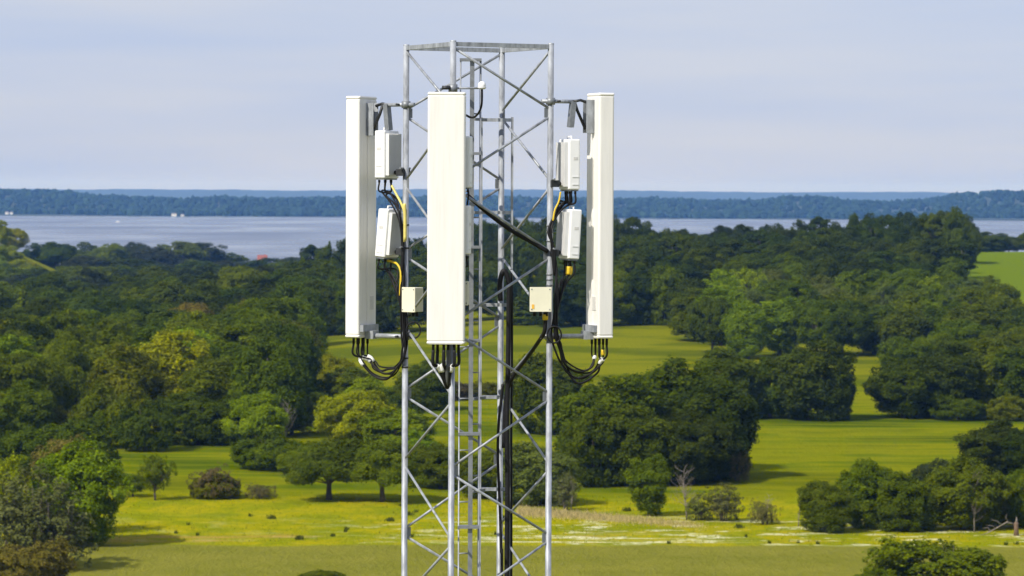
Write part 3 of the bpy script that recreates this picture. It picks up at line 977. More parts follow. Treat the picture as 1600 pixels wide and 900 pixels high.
def clump_leaves(rs, centres, radii, per, leaf, cz_, flat=0.8, up=0.2):
    """Leaf clusters round each clump centre, facing outward."""
    Cs, Ns, Ss, Ts = [], [], [], []
    for c, r in zip(centres, radii):
        out = (c - cz_); out = out / (np.linalg.norm(out) + 1e-6)
        k = max(14, int(per * (r ** 2)))
        v = unit(rs, k * 2)
        v = v[v @ out > -0.45][:k]
        k = len(v)
        rad = r * (0.62 + 0.46 * rs.random(k) + 0.5 * rs.random(k) ** 9)[:, None]
        lump = 1 + 0.22 * np.sin(v[:, :1] * 5 + c[0]) * np.cos(v[:, 1:2] * 5 + c[1])
        P = c + v * rad * lump * np.array([1, 1, flat])
        N_ = v * 0.55 + out * 0.75 + np.array([0, 0, up]) + 0.5 * rs.standard_normal((k, 3))
        Cs.append(P); Ns.append(N_)
        Ss.append(leaf * (0.6 + 0.8 * rs.random(k)))
        Ts.append(np.clip(rs.normal(0.5, 0.15) + 0.15 * rs.standard_normal(k), 0, 1))
    return np.concatenate(Cs), np.concatenate(Ns), np.concatenate(Ss), np.concatenate(Ts)


def limb_mesh(name, rs, H, r0, targets, base_frac=0.3, lean=0.0, stems=1):
    mb = MB()
    for s in range(stems):
        a = 2 * math.pi * s / max(1, stems) + rs.uniform(0, 1)
        sx, sy = (0.05 * H * math.cos(a), 0.05 * H * math.sin(a)) if stems > 1 else (0, 0)
        trunk = []
        for t in np.linspace(0, 1, 6):
            trunk.append(Vector((sx * (1 + 2 * t) + lean * t * H + 0.02 * H * math.sin(3 * t + a), sy * (1 + 2 * t) + 0.015 * H * math.cos(4 * t + a), -0.25 + t * H * 0.8)))
        rr = r0 / math.sqrt(stems)
        mb.tube(trunk, [rr * 1.35, rr, rr * 0.85, rr * 0.65, rr * 0.42, rr * 0.18], 8)
        tg = targets[s::stems]
        for c in tg:
            zb = base_frac * H + (c[2] - base_frac * H) * 0.35 * rs.uniform(0.4, 1.1)
            zb = min(max(zb, base_frac * H * 0.8), 0.72 * H)
            t = (zb + 0.25) / (0.8 * H)
            i = min(4, int(t * 5)); f_ = t * 5 - i
            st = trunk[i].lerp(trunk[i + 1], min(1, max(0, f_)))
            e = Vector(c)
            mid_ = st.lerp(e, 0.5) + Vector((rs.uniform(-.04, .04) * H, rs.uniform(-.04, .04) * H, rs.uniform(-0.01, 0.05) * H))
            mb.tube([st, mid_, e], [rr * 0.42, rr * 0.26, rr * 0.07], 5, caps=False)
    return mb.mesh(name)


NOM = 15.0
VAR = {}


def make_broadleaf(key, seed, rx, rz, cz_, nc, leaf=0.33, per=135, cr=(0.10, 0.24), fill=(0.56, 0.98), low=-0.55, stems=1, base=0.25, limbs=14, flat=0.98, r0=0.32, lump=0.19):
    rs = np.random.default_rng(seed)
    nc = int(nc * 1.6)
    u = unit(rs, nc * 3)
    u = u[u[:, 2] > low][:nc]
    rad = rs.uniform(fill[0], fill[1], len(u)) ** 0.8
    env = 1 + lump * np.sin(u[:, 0] * 3.1 + seed) * np.cos(u[:, 1] * 2.7 + seed * 2) + lump * 0.7 * np.sin(u[:, 2] * 4 + seed)
    bumps = unit(rs, 14); bumps[:, 2] = bumps[:, 2] * 0.8 + 0.15
    amp = rs.uniform(-0.16, 0.2, 14)
    env = env + np.sum(amp * np.exp(-np.sum((u[:, None] - bumps[None]) ** 2, -1) / 0.12), 1)
    ry = rx * rs.uniform(0.88, 1.1)
    cen = np.stack([u[:, 0] * rx * rad * env, u[:, 1] * ry * rad * env, cz_ + u[:, 2] * rz * rad * env], -1)
    cen = cen[cen[:, 2] > 0.6]
    rr = rs.uniform(cr[0], cr[1], len(cen)) * rx
    C, N, S_, T = clump_leaves(rs, cen, rr, per, leaf, np.array([0, 0, cz_ - rz * 0.2]), flat)
    k = C[:, 2] > 0.1
    C, N, S_, T = C[k], N[k], S_[k], T[k]
    H = float(C[:, 2].max())
    crown = leaf_mesh('crown_' + key, C, N, S_, rs, T)
    pick = cen[rs.permutation(len(cen))[:limbs]]
    trunk = limb_mesh('trunk_' + key, rs, H, r0, pick, base, 0.0, stems)
    w = float(np.percentile(np.abs(C[:, 0]), 99)) * 2
    crown.materials.append(M_LEAF); trunk.materials.append(M_BARK)
    VAR[key] = (crown, trunk, H, w)


def make_spruce(key, seed, H=16.0, rad=3.4, leaf=0.42, bare=0.04):
    rs = np.random.default_rng(seed)
    Cs, Ns, Ss, Ts = [], [], [], []
    z_ = bare * H
    while z_ < H * 0.985:
        f_ = (z_ - bare * H) / (H * (1 - bare))
        rl = rad * (1 - f_) ** 0.85 * rs.uniform(0.78, 1.1) + 0.12
        nb = max(5, int(10 * (1 - f_) + 4))
        a0 = rs.uniform(0, 6.28)
        for k in range(nb):
            a = a0 + 2 * math.pi * k / nb + rs.uniform(-.2, .2)
            L_ = rl * rs.uniform(0.7, 1.12)
            m_ = max(4, int(L_ * 14))
            t = rs.uniform(0.15, 1, m_) ** 0.7
            side = rs.standard_normal(m_) * 0.16 * L_ * (1.1 - 0.6 * t)
            P = np.stack([np.cos(a) * t * L_ - np.sin(a) * side, np.sin(a) * t * L_ + np.cos(a) * side, z_ - 0.22 * L_ * t ** 1.5 + rs.normal(0, 0.12, m_) + 0.10 * L_ * (t > 0.85)], -1)
            Cs.append(P)
            Ns.append(np.stack([np.cos(a) * 0.6 + rs.normal(0, .4, m_), np.sin(a) * 0.6 + rs.normal(0, .4, m_), 0.7 + rs.normal(0, .4, m_)], -1))
            Ss.append(leaf * rs.uniform(0.6, 1.2, m_))
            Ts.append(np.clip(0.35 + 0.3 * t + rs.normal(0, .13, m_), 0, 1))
        z_ += rs.uniform(0.30, 0.46)
    C = np.concatenate(Cs)
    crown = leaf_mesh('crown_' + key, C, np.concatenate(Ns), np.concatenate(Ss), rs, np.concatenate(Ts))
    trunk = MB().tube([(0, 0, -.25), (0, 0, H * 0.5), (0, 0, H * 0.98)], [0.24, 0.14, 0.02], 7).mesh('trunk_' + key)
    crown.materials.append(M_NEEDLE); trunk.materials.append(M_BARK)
    VAR[key] = (crown, trunk, H, rad * 2)


def make_dead(key, seed, H=5.0, r0=0.13, spread=0.32, nb=16):
    rs = np.random.default_rng(seed)
    mb = MB()
    tr = [Vector((0.03 * H * math.sin(t * 3 + seed), 0.02 * H * math.cos(t * 4), -0.1 + t * H)) for t in np.linspace(0, 1, 6)]
    mb.tube(tr, [r0, r0 * .85, r0 * .7, r0 * .5, r0 * .3, r0 * .1], 7)
    for k in range(nb):
        t = rs.uniform(0.2, 0.98); i = min(4, int(t * 5))
        st = tr[i].lerp(tr[i + 1], t * 5 - i)
        a = rs.uniform(0, 6.28); L_ = H * spread * rs.uniform(0.5, 1.1) * (1.2 - 0.6 * t)
        e = st + Vector((math.cos(a) * L_, math.sin(a) * L_, L_ * rs.uniform(0.4, 1.2)))
        m_ = st.lerp(e, 0.5) + Vector((0, 0, -0.06 * L_))
        mb.tube([st, m_, e], [r0 * .35, r0 * .25, r0 * .08], 5, caps=False)
        for q in range(4):
            s2 = st.lerp(e, rs.uniform(0.4, 1.0))
            e2 = s2 + Vector((rs.uniform(-.5, .5), rs.uniform(-.5, .5), rs.uniform(.1, .7))) * L_ * 0.6
            mb.tube([s2, e2], [r0 * .14, r0 * .05], 4, caps=False)
    me = mb.mesh('trunk_' + key)
    me.materials.append(M_BARKP)
    VAR[key] = (None, me, H, H * spread * 2)


# rounded broadleaf crowns
make_broadleaf('round1', 21, 5.4, 6.8, 7.9, 150, low=-0.85, base=0.12)
make_broadleaf('round2', 22, 5.0, 7.2, 8.2, 145, low=-0.85, base=0.12, lump=0.2)
make_broadleaf('round3', 23, 5.9, 6.4, 7.6, 160, low=-0.85, base=0.12, lump=0.2)
make_broadleaf('round4', 24, 4.8, 7.4, 8.4, 140, low=-0.85, base=0.12, cr=(0.16, 0.27), lump=0.24)
make_broadleaf('tall1', 31, 3.7, 7.6, 8.0, 130, low=-0.95, cr=(0.2, 0.34), base=0.1)
make_broadleaf('tall2', 32, 3.4, 7.8, 8.0, 125, low=-0.95, cr=(0.2, 0.36), lump=0.24, base=0.1)
make_broadleaf('fine1', 33, 5.0, 7.0, 8.0, 190, low=-0.85, base=0.12, leaf=0.32, per=120, cr=(0.13, 0.23), lump=0.2)
make_broadleaf('oak1', 41, 6.4, 4.9, 7.6, 120, cr=(0.14, 0.25), low=-0.5, base=0.2, limbs=22, r0=0.42, fill=(0.35, 0.95), lump=0.22)
make_broadleaf('oak2', 42, 6.4, 5.1, 7.8, 115, cr=(0.14, 0.24), low=-0.5, base=0.18, limbs=22, r0=0.40, fill=(0.35, 0.98), lump=0.26)
make_broadleaf('skirt1', 43, 5.8, 7.4, 7.2, 200, low=-0.97, base=0.1, limbs=10, lump=0.18)
make_broadleaf('skirt2', 44, 5.2, 7.4, 7.2, 190, low=-0.97, base=0.1, limbs=10, lump=0.22)
make_broadleaf('airy1', 51, 4.8, 6.8, 8.0, 110, leaf=0.30, per=100, cr=(0.10, 0.19), low=-0.8, base=0.15, limbs=40, fill=(0.3, 1.0), lump=0.2)
make_broadleaf('airy2', 52, 5.2, 6.8, 8.0, 125, leaf=0.30, per=95, cr=(0.09, 0.18), low=-0.8, base=0.15, limbs=46, fill=(0.25, 1.0), lump=0.22)
make_broadleaf('pine1', 61, 3.8, 4.8, 10.2, 85, leaf=0.36, cr=(0.16, 0.3), base=0.4, limbs=16, flat=0.7, low=-0.8, lump=0.3, r0=0.25)
make_broadleaf('pine2', 62, 3.5, 5.4, 9.8, 85, leaf=0.36, cr=(0.16, 0.32), base=0.4, limbs=16, flat=0.7, low=-0.85, lump=0.3, r0=0.25)
make_broadleaf('shrub1', 71, 7.0, 7.6, 6.4, 260, leaf=0.46, cr=(0.10, 0.20), low=-0.8, stems=5, base=0.08, limbs=18, lump=0.2, r0=0.3, per=62)
make_broadleaf('shrub2', 72, 6.6, 8.0, 6.8, 240, leaf=0.46, cr=(0.10, 0.19), low=-0.85, stems=6, base=0.08, limbs=20, lump=0.26, r0=0.3, per=62)
make_broadleaf('thin1', 73, 6.0, 7.2, 7.4, 130, leaf=0.42, per=48, cr=(0.07, 0.15), low=-0.9, stems=5, base=0.06, limbs=60, lump=0.2, r0=0.34, fill=(0.2, 1.0))
make_broadleaf('dome1', 74, 7.0, 5.6, 2.0, 260, leaf=0.34, per=110, cr=(0.07, 0.14), low=-0.25, stems=5, base=0.08, limbs=18, lump=0.18, r0=0.16)
make_broadleaf('dome2', 75, 6.4, 6.2, 2.2, 240, leaf=0.34, per=110, cr=(0.07, 0.15), low=-0.25, stems=5, base=0.08, limbs=20, lump=0.24, r0=0.16)
make_broadleaf('brush1', 76, 6.0, 6.4, 2.2, 150, leaf=0.32, per=80, cr=(0.06, 0.12), low=-0.25, stems=7, base=0.05, limbs=80, lump=0.22, r0=0.2, fill=(0.3, 1.0))
make_spruce('spruce1', 81)
make_spruce('spruce2', 82, 16.0, 2.9)
make_dead('dead1', 91, 5.5, 0.12)
make_dead('dead2', 92, 5.0, 0.07, 0.14, 20)
make_dead('dead3', 93, 5.0, 0.075, 0.30, 40)

TINT = {  # leaf colours
    'dark': (0.048, 0.070, 0.002), 'oak': (0.070, 0.100, 0.001), 'mid': (0.104, 0.142, 0.001), 'olive': (0.112, 0.128, 0.003),
    'bright': (0.180, 0.250, 0.001), 'lime': (0.240, 0.265, 0.001), 'bronze': (0.190, 0.160, 0.022), 'grey': (0.130, 0.136, 0.036),
    'spruce': (0.040, 0.058, 0.010), 'brown': (0.130, 0.108, 0.036), 'willow': (0.116, 0.146, 0.022), 'blue': (0.050, 0.064, 0.020),
}


def plant(px, ytop, d, wpx, key, tint, label, cat='tree', name=None, group=None, h=None, rot=None, ybase=None):
    """Stand a tree on the ground at depth d under pixel px so that its top reaches pixel row ytop."""
    crown, trunk, H0, W0 = VAR[key]
    top = at(px, ytop, d)
    zg = g(top.x, d)
    if h is None: h = max(1.2, top.z - zg)
    w = wpx / PXF * d
    sx, sz = w / W0, h / H0
    root = empty(name or 'broadleaf_tree', (top.x, d, zg - 0.02), (0, 0, R.uniform(0, 6.28) if rot is None else rot))
    root.scale = (sx, sx, sz)
    tag(root, label, cat, group)
    if trunk is not None: link('trunk', trunk, None, root)
    if crown is not None:
        c = link('crown', crown, None, root)
        t = TINT[tint] if isinstance(tint, str) else tint
        f_ = R.uniform(0.88, 1.14)
        c.color = (t[0] * f_ * R.uniform(0.92, 1.1), t[1] * f_, t[2] * f_ * R.uniform(0.8, 1.25), 1)
    return root


# --- trees and shrubs one by one (px, top row, distance, width px)
FG = [
    (122, 684, 373, 138, 'skirt2', 'bright', 'bright green leafy tree at the meadow edge casting its shadow on the field', 'tree', 'broadleaf_tree'),
    (98, 676, 385, 120, 'airy2', 'bronze', 'olive brown tree rising just behind the bright green tree at the left edge', 'tree', 'broadleaf_tree'),
    (86, 642, 452, 190, 'dome2', 'oak', 'broad dark domed tree behind the left meadow corner', 'tree', 'broadleaf_tree'),
    (12, 706, 366, 100, 'airy1', 'lime', 'yellowish small tree at the left picture edge', 'tree', 'broadleaf_tree'),
    (40, 722, 352, 140, 'thin1', 'grey', 'tall grey green bush at the lower left edge', 'bush', 'bush'),
    (88, 752, 349, 120, 'thin1', 'grey', 'grey brown bush below the bright green tree at lower left', 'bush', 'bush'),
    (38, 838, 337, 150, 'dome2', 'bronze', 'olive bush in the lower left corner', 'bush', 'bush'),
    (243, 708, 427, 62, 'airy1', 'mid', 'small open crowned tree left of the grey shrub on the meadow', 'tree', 'broadleaf_tree'),
    (207, 738, 431, 58, 'airy2', 'mid', 'low leafy sapling behind the bright tree at the left of the meadow', 'tree', 'broadleaf_tree'),
    (335, 720, 430, 84, 'brush1', 'brown', 'rounded grey brown shrub standing alone on the meadow', 'shrub', 'shrub'),
    (338, 736, 431, 76, 'dome1', 'olive', 'low dark shrub filling the foot of the grey brown shrub', 'shrub', 'shrub'),
    (407, 752, 430, 58, 'brush1', 'brown', 'low sparse brown shrub right of the rounded meadow shrub', 'shrub', 'shrub'),
    (517, 680, 429, 122, 'oak1', 'oak', 'dark spreading tree with a short pale trunk on the meadow', 'tree', 'broadleaf_tree'),
    (600, 686, 427, 116, 'oak2', 'mid', 'spreading tree with a forked trunk just left of the mast', 'tree', 'broadleaf_tree'),
    (420, 672, 472, 120, 'dome2', 'mid', 'wide bushy mass of green at the bend of the meadow', 'bush', 'bush'),
    (475, 684, 465, 96, 'dome2', 'mid', 'bushy green thicket left of the dark spreading tree', 'bush', 'bush'),
    (402, 609, 512, 98, 'round1', 'bright', 'bright green round tree above the wide bush', 'tree', 'broadleaf_tree'),
    (556, 606, 498, 112, 'fine1', 'lime', 'tall lime green tree behind the dark spreading tree', 'tree', 'broadleaf_tree'),
    (622, 636, 488, 108, 'round4', 'bright', 'bright green tree behind the left leg of the mast', 'tree', 'broadleaf_tree'),
    (520, 551, 610, 78, 'round1', 'lime', 'lime green crown below the left antenna', 'tree', 'broadleaf_tree'),
    (497, 612, 545, 70, 'round2', 'oak', 'dark green tree between the bright round tree and the tall lime tree', 'tree', 'broadleaf_tree'),
    (274, 512, 556, 112, 'round4', 'lime', 'tall yellow green tree standing out of the left wood', 'tree', 'broadleaf_tree'),
    (345, 530, 575, 118, 'fine1', 'mid', 'tall green tree right of the yellow green tree in the left wood', 'tree', 'broadleaf_tree'),
    (396, 466, 770, 104, 'airy2', 'bronze', 'bronze coloured thinly leaved tree in the left wood', 'tree', 'broadleaf_tree'),
    (300, 470, 800, 74, 'fine1', 'bronze', 'pale olive tree left of the bronze tree', 'tree', 'broadleaf_tree'),
    (665, 560, 604, 92, 'round3', 'oak', 'dark green tree behind the left leg under the cable loop', 'tree', 'broadleaf_tree'),
    (690, 690, 446, 90, 'skirt2', 'mid', 'green tree behind the front leg of the mast', 'tree', 'broadleaf_tree'),
    (652, 672, 470, 84, 'round2', 'bright', 'light green tree between the left and front legs', 'tree', 'broadleaf_tree'),
    (840, 688, 424, 108, 'skirt1', 'willow', 'grey green willow behind the right leg', 'tree', 'broadleaf_tree'),
    (884, 735, 416, 44, 'thin1', 'grey', 'thin grey shrub beside the willow right of the mast', 'shrub', 'shrub'),
    (760, 700, 433, 96, 'skirt2', 'mid', 'low green tree behind the ladder of the mast', 'tree', 'broadleaf_tree'),
    (862, 548, 545, 112, 'skirt1', 'oak', 'dark tree behind the right leg left of the great clump', 'tree', 'broadleaf_tree'),
    (945, 582, 462, 158, 'skirt1', 'oak', 'dark leafy tree forming the left part of the great clump', 'tree', 'broadleaf_tree'),
    (1035, 554, 476, 178, 'skirt2', 'oak', 'tallest dark tree at the centre of the great clump', 'tree', 'broadleaf_tree'),
    (1112, 588, 466, 140, 'skirt1', 'dark', 'dark round tree forming the right part of the great clump', 'tree', 'broadleaf_tree'),
    (925, 628, 452, 98, 'skirt2', 'oak', 'lower dark tree at the left front of the great clump', 'tree', 'broadleaf_tree'),
    (1005, 630, 454, 130, 'skirt1', 'oak', 'dark green front tree in the middle of the great clump', 'tree', 'broadleaf_tree'),
    (1085, 640, 456, 120, 'skirt2', 'dark', 'very dark front tree at the right of the great clump', 'tree', 'broadleaf_tree'),
    (1152, 694, 461, 56, 'brush1', 'brown', 'small brownish shrub at the right foot of the great clump', 'shrub', 'shrub'),
    (1015, 708, 410, 58, 'tall2', 'mid', 'slender upright tree standing in front of the great clump', 'tree', 'broadleaf_tree'),
    (1130, 752, 404, 66, 'thin1', 'grey', 'grey green conical shrub beside the reeds', 'shrub', 'shrub'),
    (1092, 770, 405, 46, 'thin1', 'willow', 'thin pale shrub between the dead tree and the conical shrub', 'shrub', 'shrub'),
    (1192, 776, 400, 50, 'brush1', 'grey', 'low grey brushwood at the edge of the flowery meadow', 'shrub', 'shrub'),
    (1291, 750, 391, 78, 'skirt1', 'mid', 'round green tree at the left end of the meadow thicket', 'tree', 'broadleaf_tree'),
    (1356, 712, 396, 84, 'skirt2', 'mid', 'tallest pointed tree in the meadow thicket', 'tree', 'broadleaf_tree'),
    (1418, 734, 393, 96, 'skirt1', 'mid', 'broad green tree right of the pointed tree in the meadow thicket', 'tree', 'broadleaf_tree'),
    (1508, 712, 395, 118, 'skirt2', 'mid', 'wide green tree beside the broken trunk', 'tree', 'broadleaf_tree'),
    (1560, 738, 399, 74, 'skirt2', 'olive', 'brownish green tree behind the fallen branch', 'tree', 'broadleaf_tree'),
    (1604, 722, 398, 76, 'skirt1', 'mid', 'green tree cut by the right picture edge behind the broken trunk', 'tree', 'broadleaf_tree'),
    (1556, 655, 468, 116, 'skirt1', 'dark', 'dark round tree at the right edge of the green field', 'tree', 'broadleaf_tree'),
    (1618, 664, 462, 90, 'skirt2', 'dark', 'dark tree half outside the right picture edge by the field', 'tree', 'broadleaf_tree'),
    (1462, 713, 446, 66, 'dome1', 'blue', 'small dark bluish shrub on the green field', 'shrub', 'shrub'),
    (1466, 831, 331, 232, 'dome2', 'mid', 'large dark green bush at the lower right edge', 'bush', 'bush'),
    (1368, 886, 325, 90, 'dome1', 'mid', 'small spur of bush left of the large lower right bush', 'bush', 'bush'),
    (505, 888, 335, 80, 'dome1', 'mid', 'top of a small bush at the bottom edge left of the mast', 'bush', 'bush'),
    (572, 588, 565, 92, 'round2', 'bright', 'light green crown just left of the mast below the left antenna loop', 'tree', 'broadleaf_tree'),
    (606, 606, 542, 84, 'round3', 'oak', 'dark crown touching the left leg beside the tall lime tree', 'tree', 'broadleaf_tree'),
    (545, 572, 592, 84, 'round4', 'mid', 'mid green crown right of the lime green crown below the left antenna', 'tree', 'broadleaf_tree'),
    (636, 588, 575, 78, 'round1', 'oak', 'deep green crown right behind the left leg of the mast', 'tree', 'broadleaf_tree'),
    (480, 540, 640, 86, 'round2', 'mid', 'mid green tree left of the lime green crown', 'tree', 'broadleaf_tree'),
    (448, 552, 632, 88, 'round3', 'olive', 'olive tree above the pale dead tree', 'tree', 'broadleaf_tree'),
    (455, 612, 540, 74, 'round4', 'willow', 'grey green tree behind the pale dead tree', 'tree', 'broadleaf_tree'),
    # field edge trees on the right
    (1140, 540, 585, 112, 'skirt1', 'oak', 'leftmost of the dark trees along the top of the green field', 'tree', 'broadleaf_tree'),
    (1205, 556, 588, 90, 'skirt2', 'oak', 'second dark tree along the top of the green field', 'tree', 'broadleaf_tree'),
    (1266, 528, 584, 122, 'skirt1', 'dark', 'tall dark tree left of the gap in the field edge', 'tree', 'broadleaf_tree'),
    (1306, 574, 583, 62, 'skirt2', 'dark', 'lower dark tree beside the gap in the field edge', 'tree', 'broadleaf_tree'),
    (1412, 556, 590, 100, 'skirt2', 'oak', 'dark tree right of the gap in the field edge', 'tree', 'broadleaf_tree'),
    (1468, 534, 594, 128, 'skirt1', 'dark', 'broad dark tree at the field edge below the light wood', 'tree', 'broadleaf_tree'),
    (1545, 526, 598, 112, 'skirt2', 'mid', 'lighter green tree at the right of the field edge', 'tree', 'broadleaf_tree'),
    (1604, 540, 596, 112, 'skirt1', 'oak', 'dark tree at the right end of the field edge', 'tree', 'broadleaf_tree'),
    (1580, 612, 586, 70, 'dome1', 'olive', 'low olive bush under the right field edge trees', 'bush', 'bush'),
    (1500, 612, 587, 96, 'dome2', 'oak', 'low dark bush under the broad field edge tree', 'bush', 'bush'),
]
for px, yt, d, w, key, tint, lab, cat, nm in FG:
    plant(px, yt, d, w, key, tint, lab, cat, nm)
for px, yt, d, w, key, lab in ((1071, 732, 405, 50, 'dead3', 'pale bare tree in front of the great clump'), (1201, 772, 400, 30, 'dead2', 'bare grey stem amid the brushwood'),
                               (1249, 772, 397, 16, 'dead2', 'lone bare pole like dead tree left of the meadow thicket'), (448, 628, 520, 34, 'dead3', 'pale dead tree between bright crowns left of the mast'),
                               (893, 745, 415, 20, 'dead2', 'bare pale stem beside the willow'), (1522, 742, 392, 44, 'dead3', 'bare pale branch poking through the wide green tree')):
    plant(px, yt, d, w, key, 'dark', lab, 'dead tree', 'dead_tree')
# broken trunk and its fallen limb
bt = at(1588, 810, 388); zg = g(bt.x, 388)
o = empty('broken_trunk', (bt.x, 388, zg))
tag(o, 'broken reddish brown tree stump with a pale splintered top at the right edge', 'stump')
MB().tube([(0, 0, -0.1), (0.02, 0, 0.6), (-0.03, 0, 1.2), (0.0, 0, 1.55)], [0.34, 0.27, 0.27, 0.24], 9).build('trunk', M_BARKR, o)
MB().tube([(0.0, 0, 1.5), (0.04, 0, 1.85), (0.0, 0.02, 2.2)], [0.18, 0.11, 0.02], 7).build('splintered_top', M_BARKP, o)
MB().tube([(-0.2, 0, 1.3), (-1.1, -0.2, 1.6), (-2.0, -0.3, 1.1), (-3.4, -0.3, 0.3), (-4.2, -0.2, 0.05)], [0.09, 0.08, 0.07, 0.055, 0.02], 7).build('fallen_limb', M_BARKP, o)
for q_ in ([(-1.7, -0.28, 1.25), (-2.3, -0.3, 1.7), (-3.0, -0.2, 1.9)], [(-2.4, -0.3, 0.85), (-2.9, -0.5, 1.2), (-3.6, -0.6, 1.25)], [(-0.9, -0.2, 1.55), (-1.3, -0.4, 2.1), (-1.2, -0.5, 2.6)], [(-3.0, -0.3, 0.5), (-3.3, 0.1, 0.9), (-3.9, 0.3, 0.8)]):
    MB().tube(q_, [0.05, 0.035, 0.012], 6).build('fallen_limb', M_BARKP, o)

# --- the woods, row by row
ORD = ['first', 'second', 'third', 'fourth', 'fifth', 'sixth', 'seventh', 'eighth', 'ninth', 'tenth', 'eleventh', 'twelfth', 'thirteenth', 'fourteenth', 'fifteenth', 'sixteenth',
       'seventeenth', 'eighteenth', 'nineteenth', 'twentieth', 'twenty-first', 'twenty-second', 'twenty-third', 'twenty-fourth', 'twenty-fifth', 'twenty-sixth', 'twenty-seventh', 'twenty-eighth']
TW = {'dark': 'dark green', 'oak': 'deep green', 'mid': 'mid green', 'olive': 'olive', 'bright': 'bright green', 'lime': 'yellow green', 'bronze': 'bronze', 'spruce': 'blackish', 'willow': 'grey green', 'blue': 'bluish dark', 'brown': 'brownish'}
SHAPE = {'round': 'rounded tree', 'tall': 'upright tree', 'fine': 'feathery tree', 'oak': 'spreading tree', 'skirt': 'full tree', 'airy': 'thin tree', 'pine': 'pine', 'spruce': 'spruce', 'shrub': 'bush', 'dome': 'bush', 'brush': 'brush'}


def wood_row(wood, row, d, p0, p1, crown_m, hgt, kinds, tints, top=None, gaps=()):
    step = crown_m / d * PXF
    px = p0 + R.uniform(0, 0.4) * step
    i = 0
    while px < p1:
        key = R.choice(kinds); tint = R.choice(tints)
        if not any(a < px < b_ for a, b_ in gaps):
            dd = d + R.uniform(-0.022, 0.022) * d
            w = step * R.uniform(1.2, 1.62) * (0.8 if key.startswith('spruce') or key.startswith('pine') else 1)
            x_ = at(px, 450, dd).x
            zg_ = g(x_, dd)
            h_ = R.uniform(*hgt)
            if top is not None:
                yt = contour(px, top) + R.uniform(-3, 9)
                h_ = min(max(at(px, yt + (5 if key.startswith('spruce') else 0), dd).z - zg_, 6.0), 24.0)
                w = max(w, h_ * 0.42 / dd * PXF)
            shape = SHAPE[key.rstrip('0123456789')]
            lab = f'{TW[tint]} {shape} in the {wood}, {ORD[i]} from the left in its {row} row'
            nm = 'pine_tree' if key.startswith('pine') else 'spruce_tree' if key.startswith('spruce') else 'broadleaf_tree'
            plant(px, 400, dd, w, key, tint, lab, 'tree', nm, 'trees of the ' + wood, h=h_)
            i += 1
        px += step * R.uniform(0.72, 1.05)


BR = ['round1', 'round2', 'round3', 'round4', 'fine1', 'tall1']
LW_ = 'left wood'
wood_row(LW_, 'front', 507, -50, 400, 7.5, (7, 11), ['skirt1', 'skirt2', 'dome2'], ['olive', 'mid', 'oak'])
wood_row(LW_, 'second', 540, -50, 470, 8.5, (13, 16.5), BR, ['mid', 'mid', 'oak', 'olive'], gaps=((235, 310),))
wood_row(LW_, 'third', 590, -50, 520, 9.5, (14, 18), BR, ['mid', 'bright', 'oak', 'mid'])
wood_row(LW_, 'fourth', 655, -50, 500, 10, (15, 18), BR, ['mid', 'oak', 'mid', 'olive', 'bright'])
wood_row(LW_, 'fifth', 730, -50, 480, 10.5, (14, 18), BR, ['mid', 'oak', 'mid', 'oak'])
wood_row(LW_, 'sixth', 820, -50, 470, 11, (13, 17), BR, ['oak', 'mid', 'dark'])
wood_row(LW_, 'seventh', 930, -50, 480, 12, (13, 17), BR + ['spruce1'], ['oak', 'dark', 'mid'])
LK = 'lakeside wood'
SHORE = [(-100, 378), (60, 374), (110, 382), (170, 372), (240, 378), (300, 372), (330, 388), (380, 392), (405, 407), (440, 402), (470, 394), (520, 372), (545, 362), (560, 366), (700, 360)]
wood_row(LK, 'front', 1060, -50, 500, 13, (14, 18), BR + ['spruce1'], ['dark', 'oak', 'mid'])
wood_row(LK, 'second', 1220, -50, 480, 14, (13, 17), BR, ['dark', 'oak', 'blue'])
wood_row(LK, 'third', 1420, -50, 450, 15, (13, 16), BR, ['dark', 'oak', 'mid', 'olive'])
wood_row(LK, 'fourth', 1680, 70, 430, 16, (12, 16), BR, ['dark', 'oak', 'blue'])
wood_row(LK, 'shore', 2000, 44, 480, 18, (10, 15), ['round1', 'round2', 'round3', 'round4'], ['dark', 'oak', 'mid', 'blue'], top=SHORE)
CT = 'central wood'
CTOP = [(430, 404), (480, 386), (520, 366), (560, 364), (640, 372), (690, 362), (730, 338), (800, 330), (860, 330), (960, 337)]
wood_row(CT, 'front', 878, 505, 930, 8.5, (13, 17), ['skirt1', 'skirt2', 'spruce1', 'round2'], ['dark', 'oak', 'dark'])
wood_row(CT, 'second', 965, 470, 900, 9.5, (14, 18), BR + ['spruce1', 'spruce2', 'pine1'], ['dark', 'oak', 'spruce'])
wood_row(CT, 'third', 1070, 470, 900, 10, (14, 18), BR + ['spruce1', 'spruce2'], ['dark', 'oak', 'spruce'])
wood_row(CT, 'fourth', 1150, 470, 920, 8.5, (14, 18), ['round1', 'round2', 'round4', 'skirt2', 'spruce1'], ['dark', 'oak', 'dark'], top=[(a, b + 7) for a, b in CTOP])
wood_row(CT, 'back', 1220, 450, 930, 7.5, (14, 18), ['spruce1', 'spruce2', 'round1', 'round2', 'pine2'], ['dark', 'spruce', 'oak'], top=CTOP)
HW = 'hill wood'
HTOP = [(900, 334), (960, 334), (1000, 342), (1040, 358), (1100, 354), (1160, 352), (1200, 348), (1260, 342), (1300, 336), (1350, 330), (1400, 328), (1440, 326), (1480, 320), (1505, 324), (1528, 345), (1545, 372)]
wood_row(HW, 'front', 852, 900, 1120, 8.5, (13, 17), ['skirt1', 'skirt2', 'round3'], ['oak', 'mid', 'dark'])
wood_row(HW, 'second', 960, 890, 1510, 9.5, (13, 17), BR, ['oak', 'dark', 'mid'])
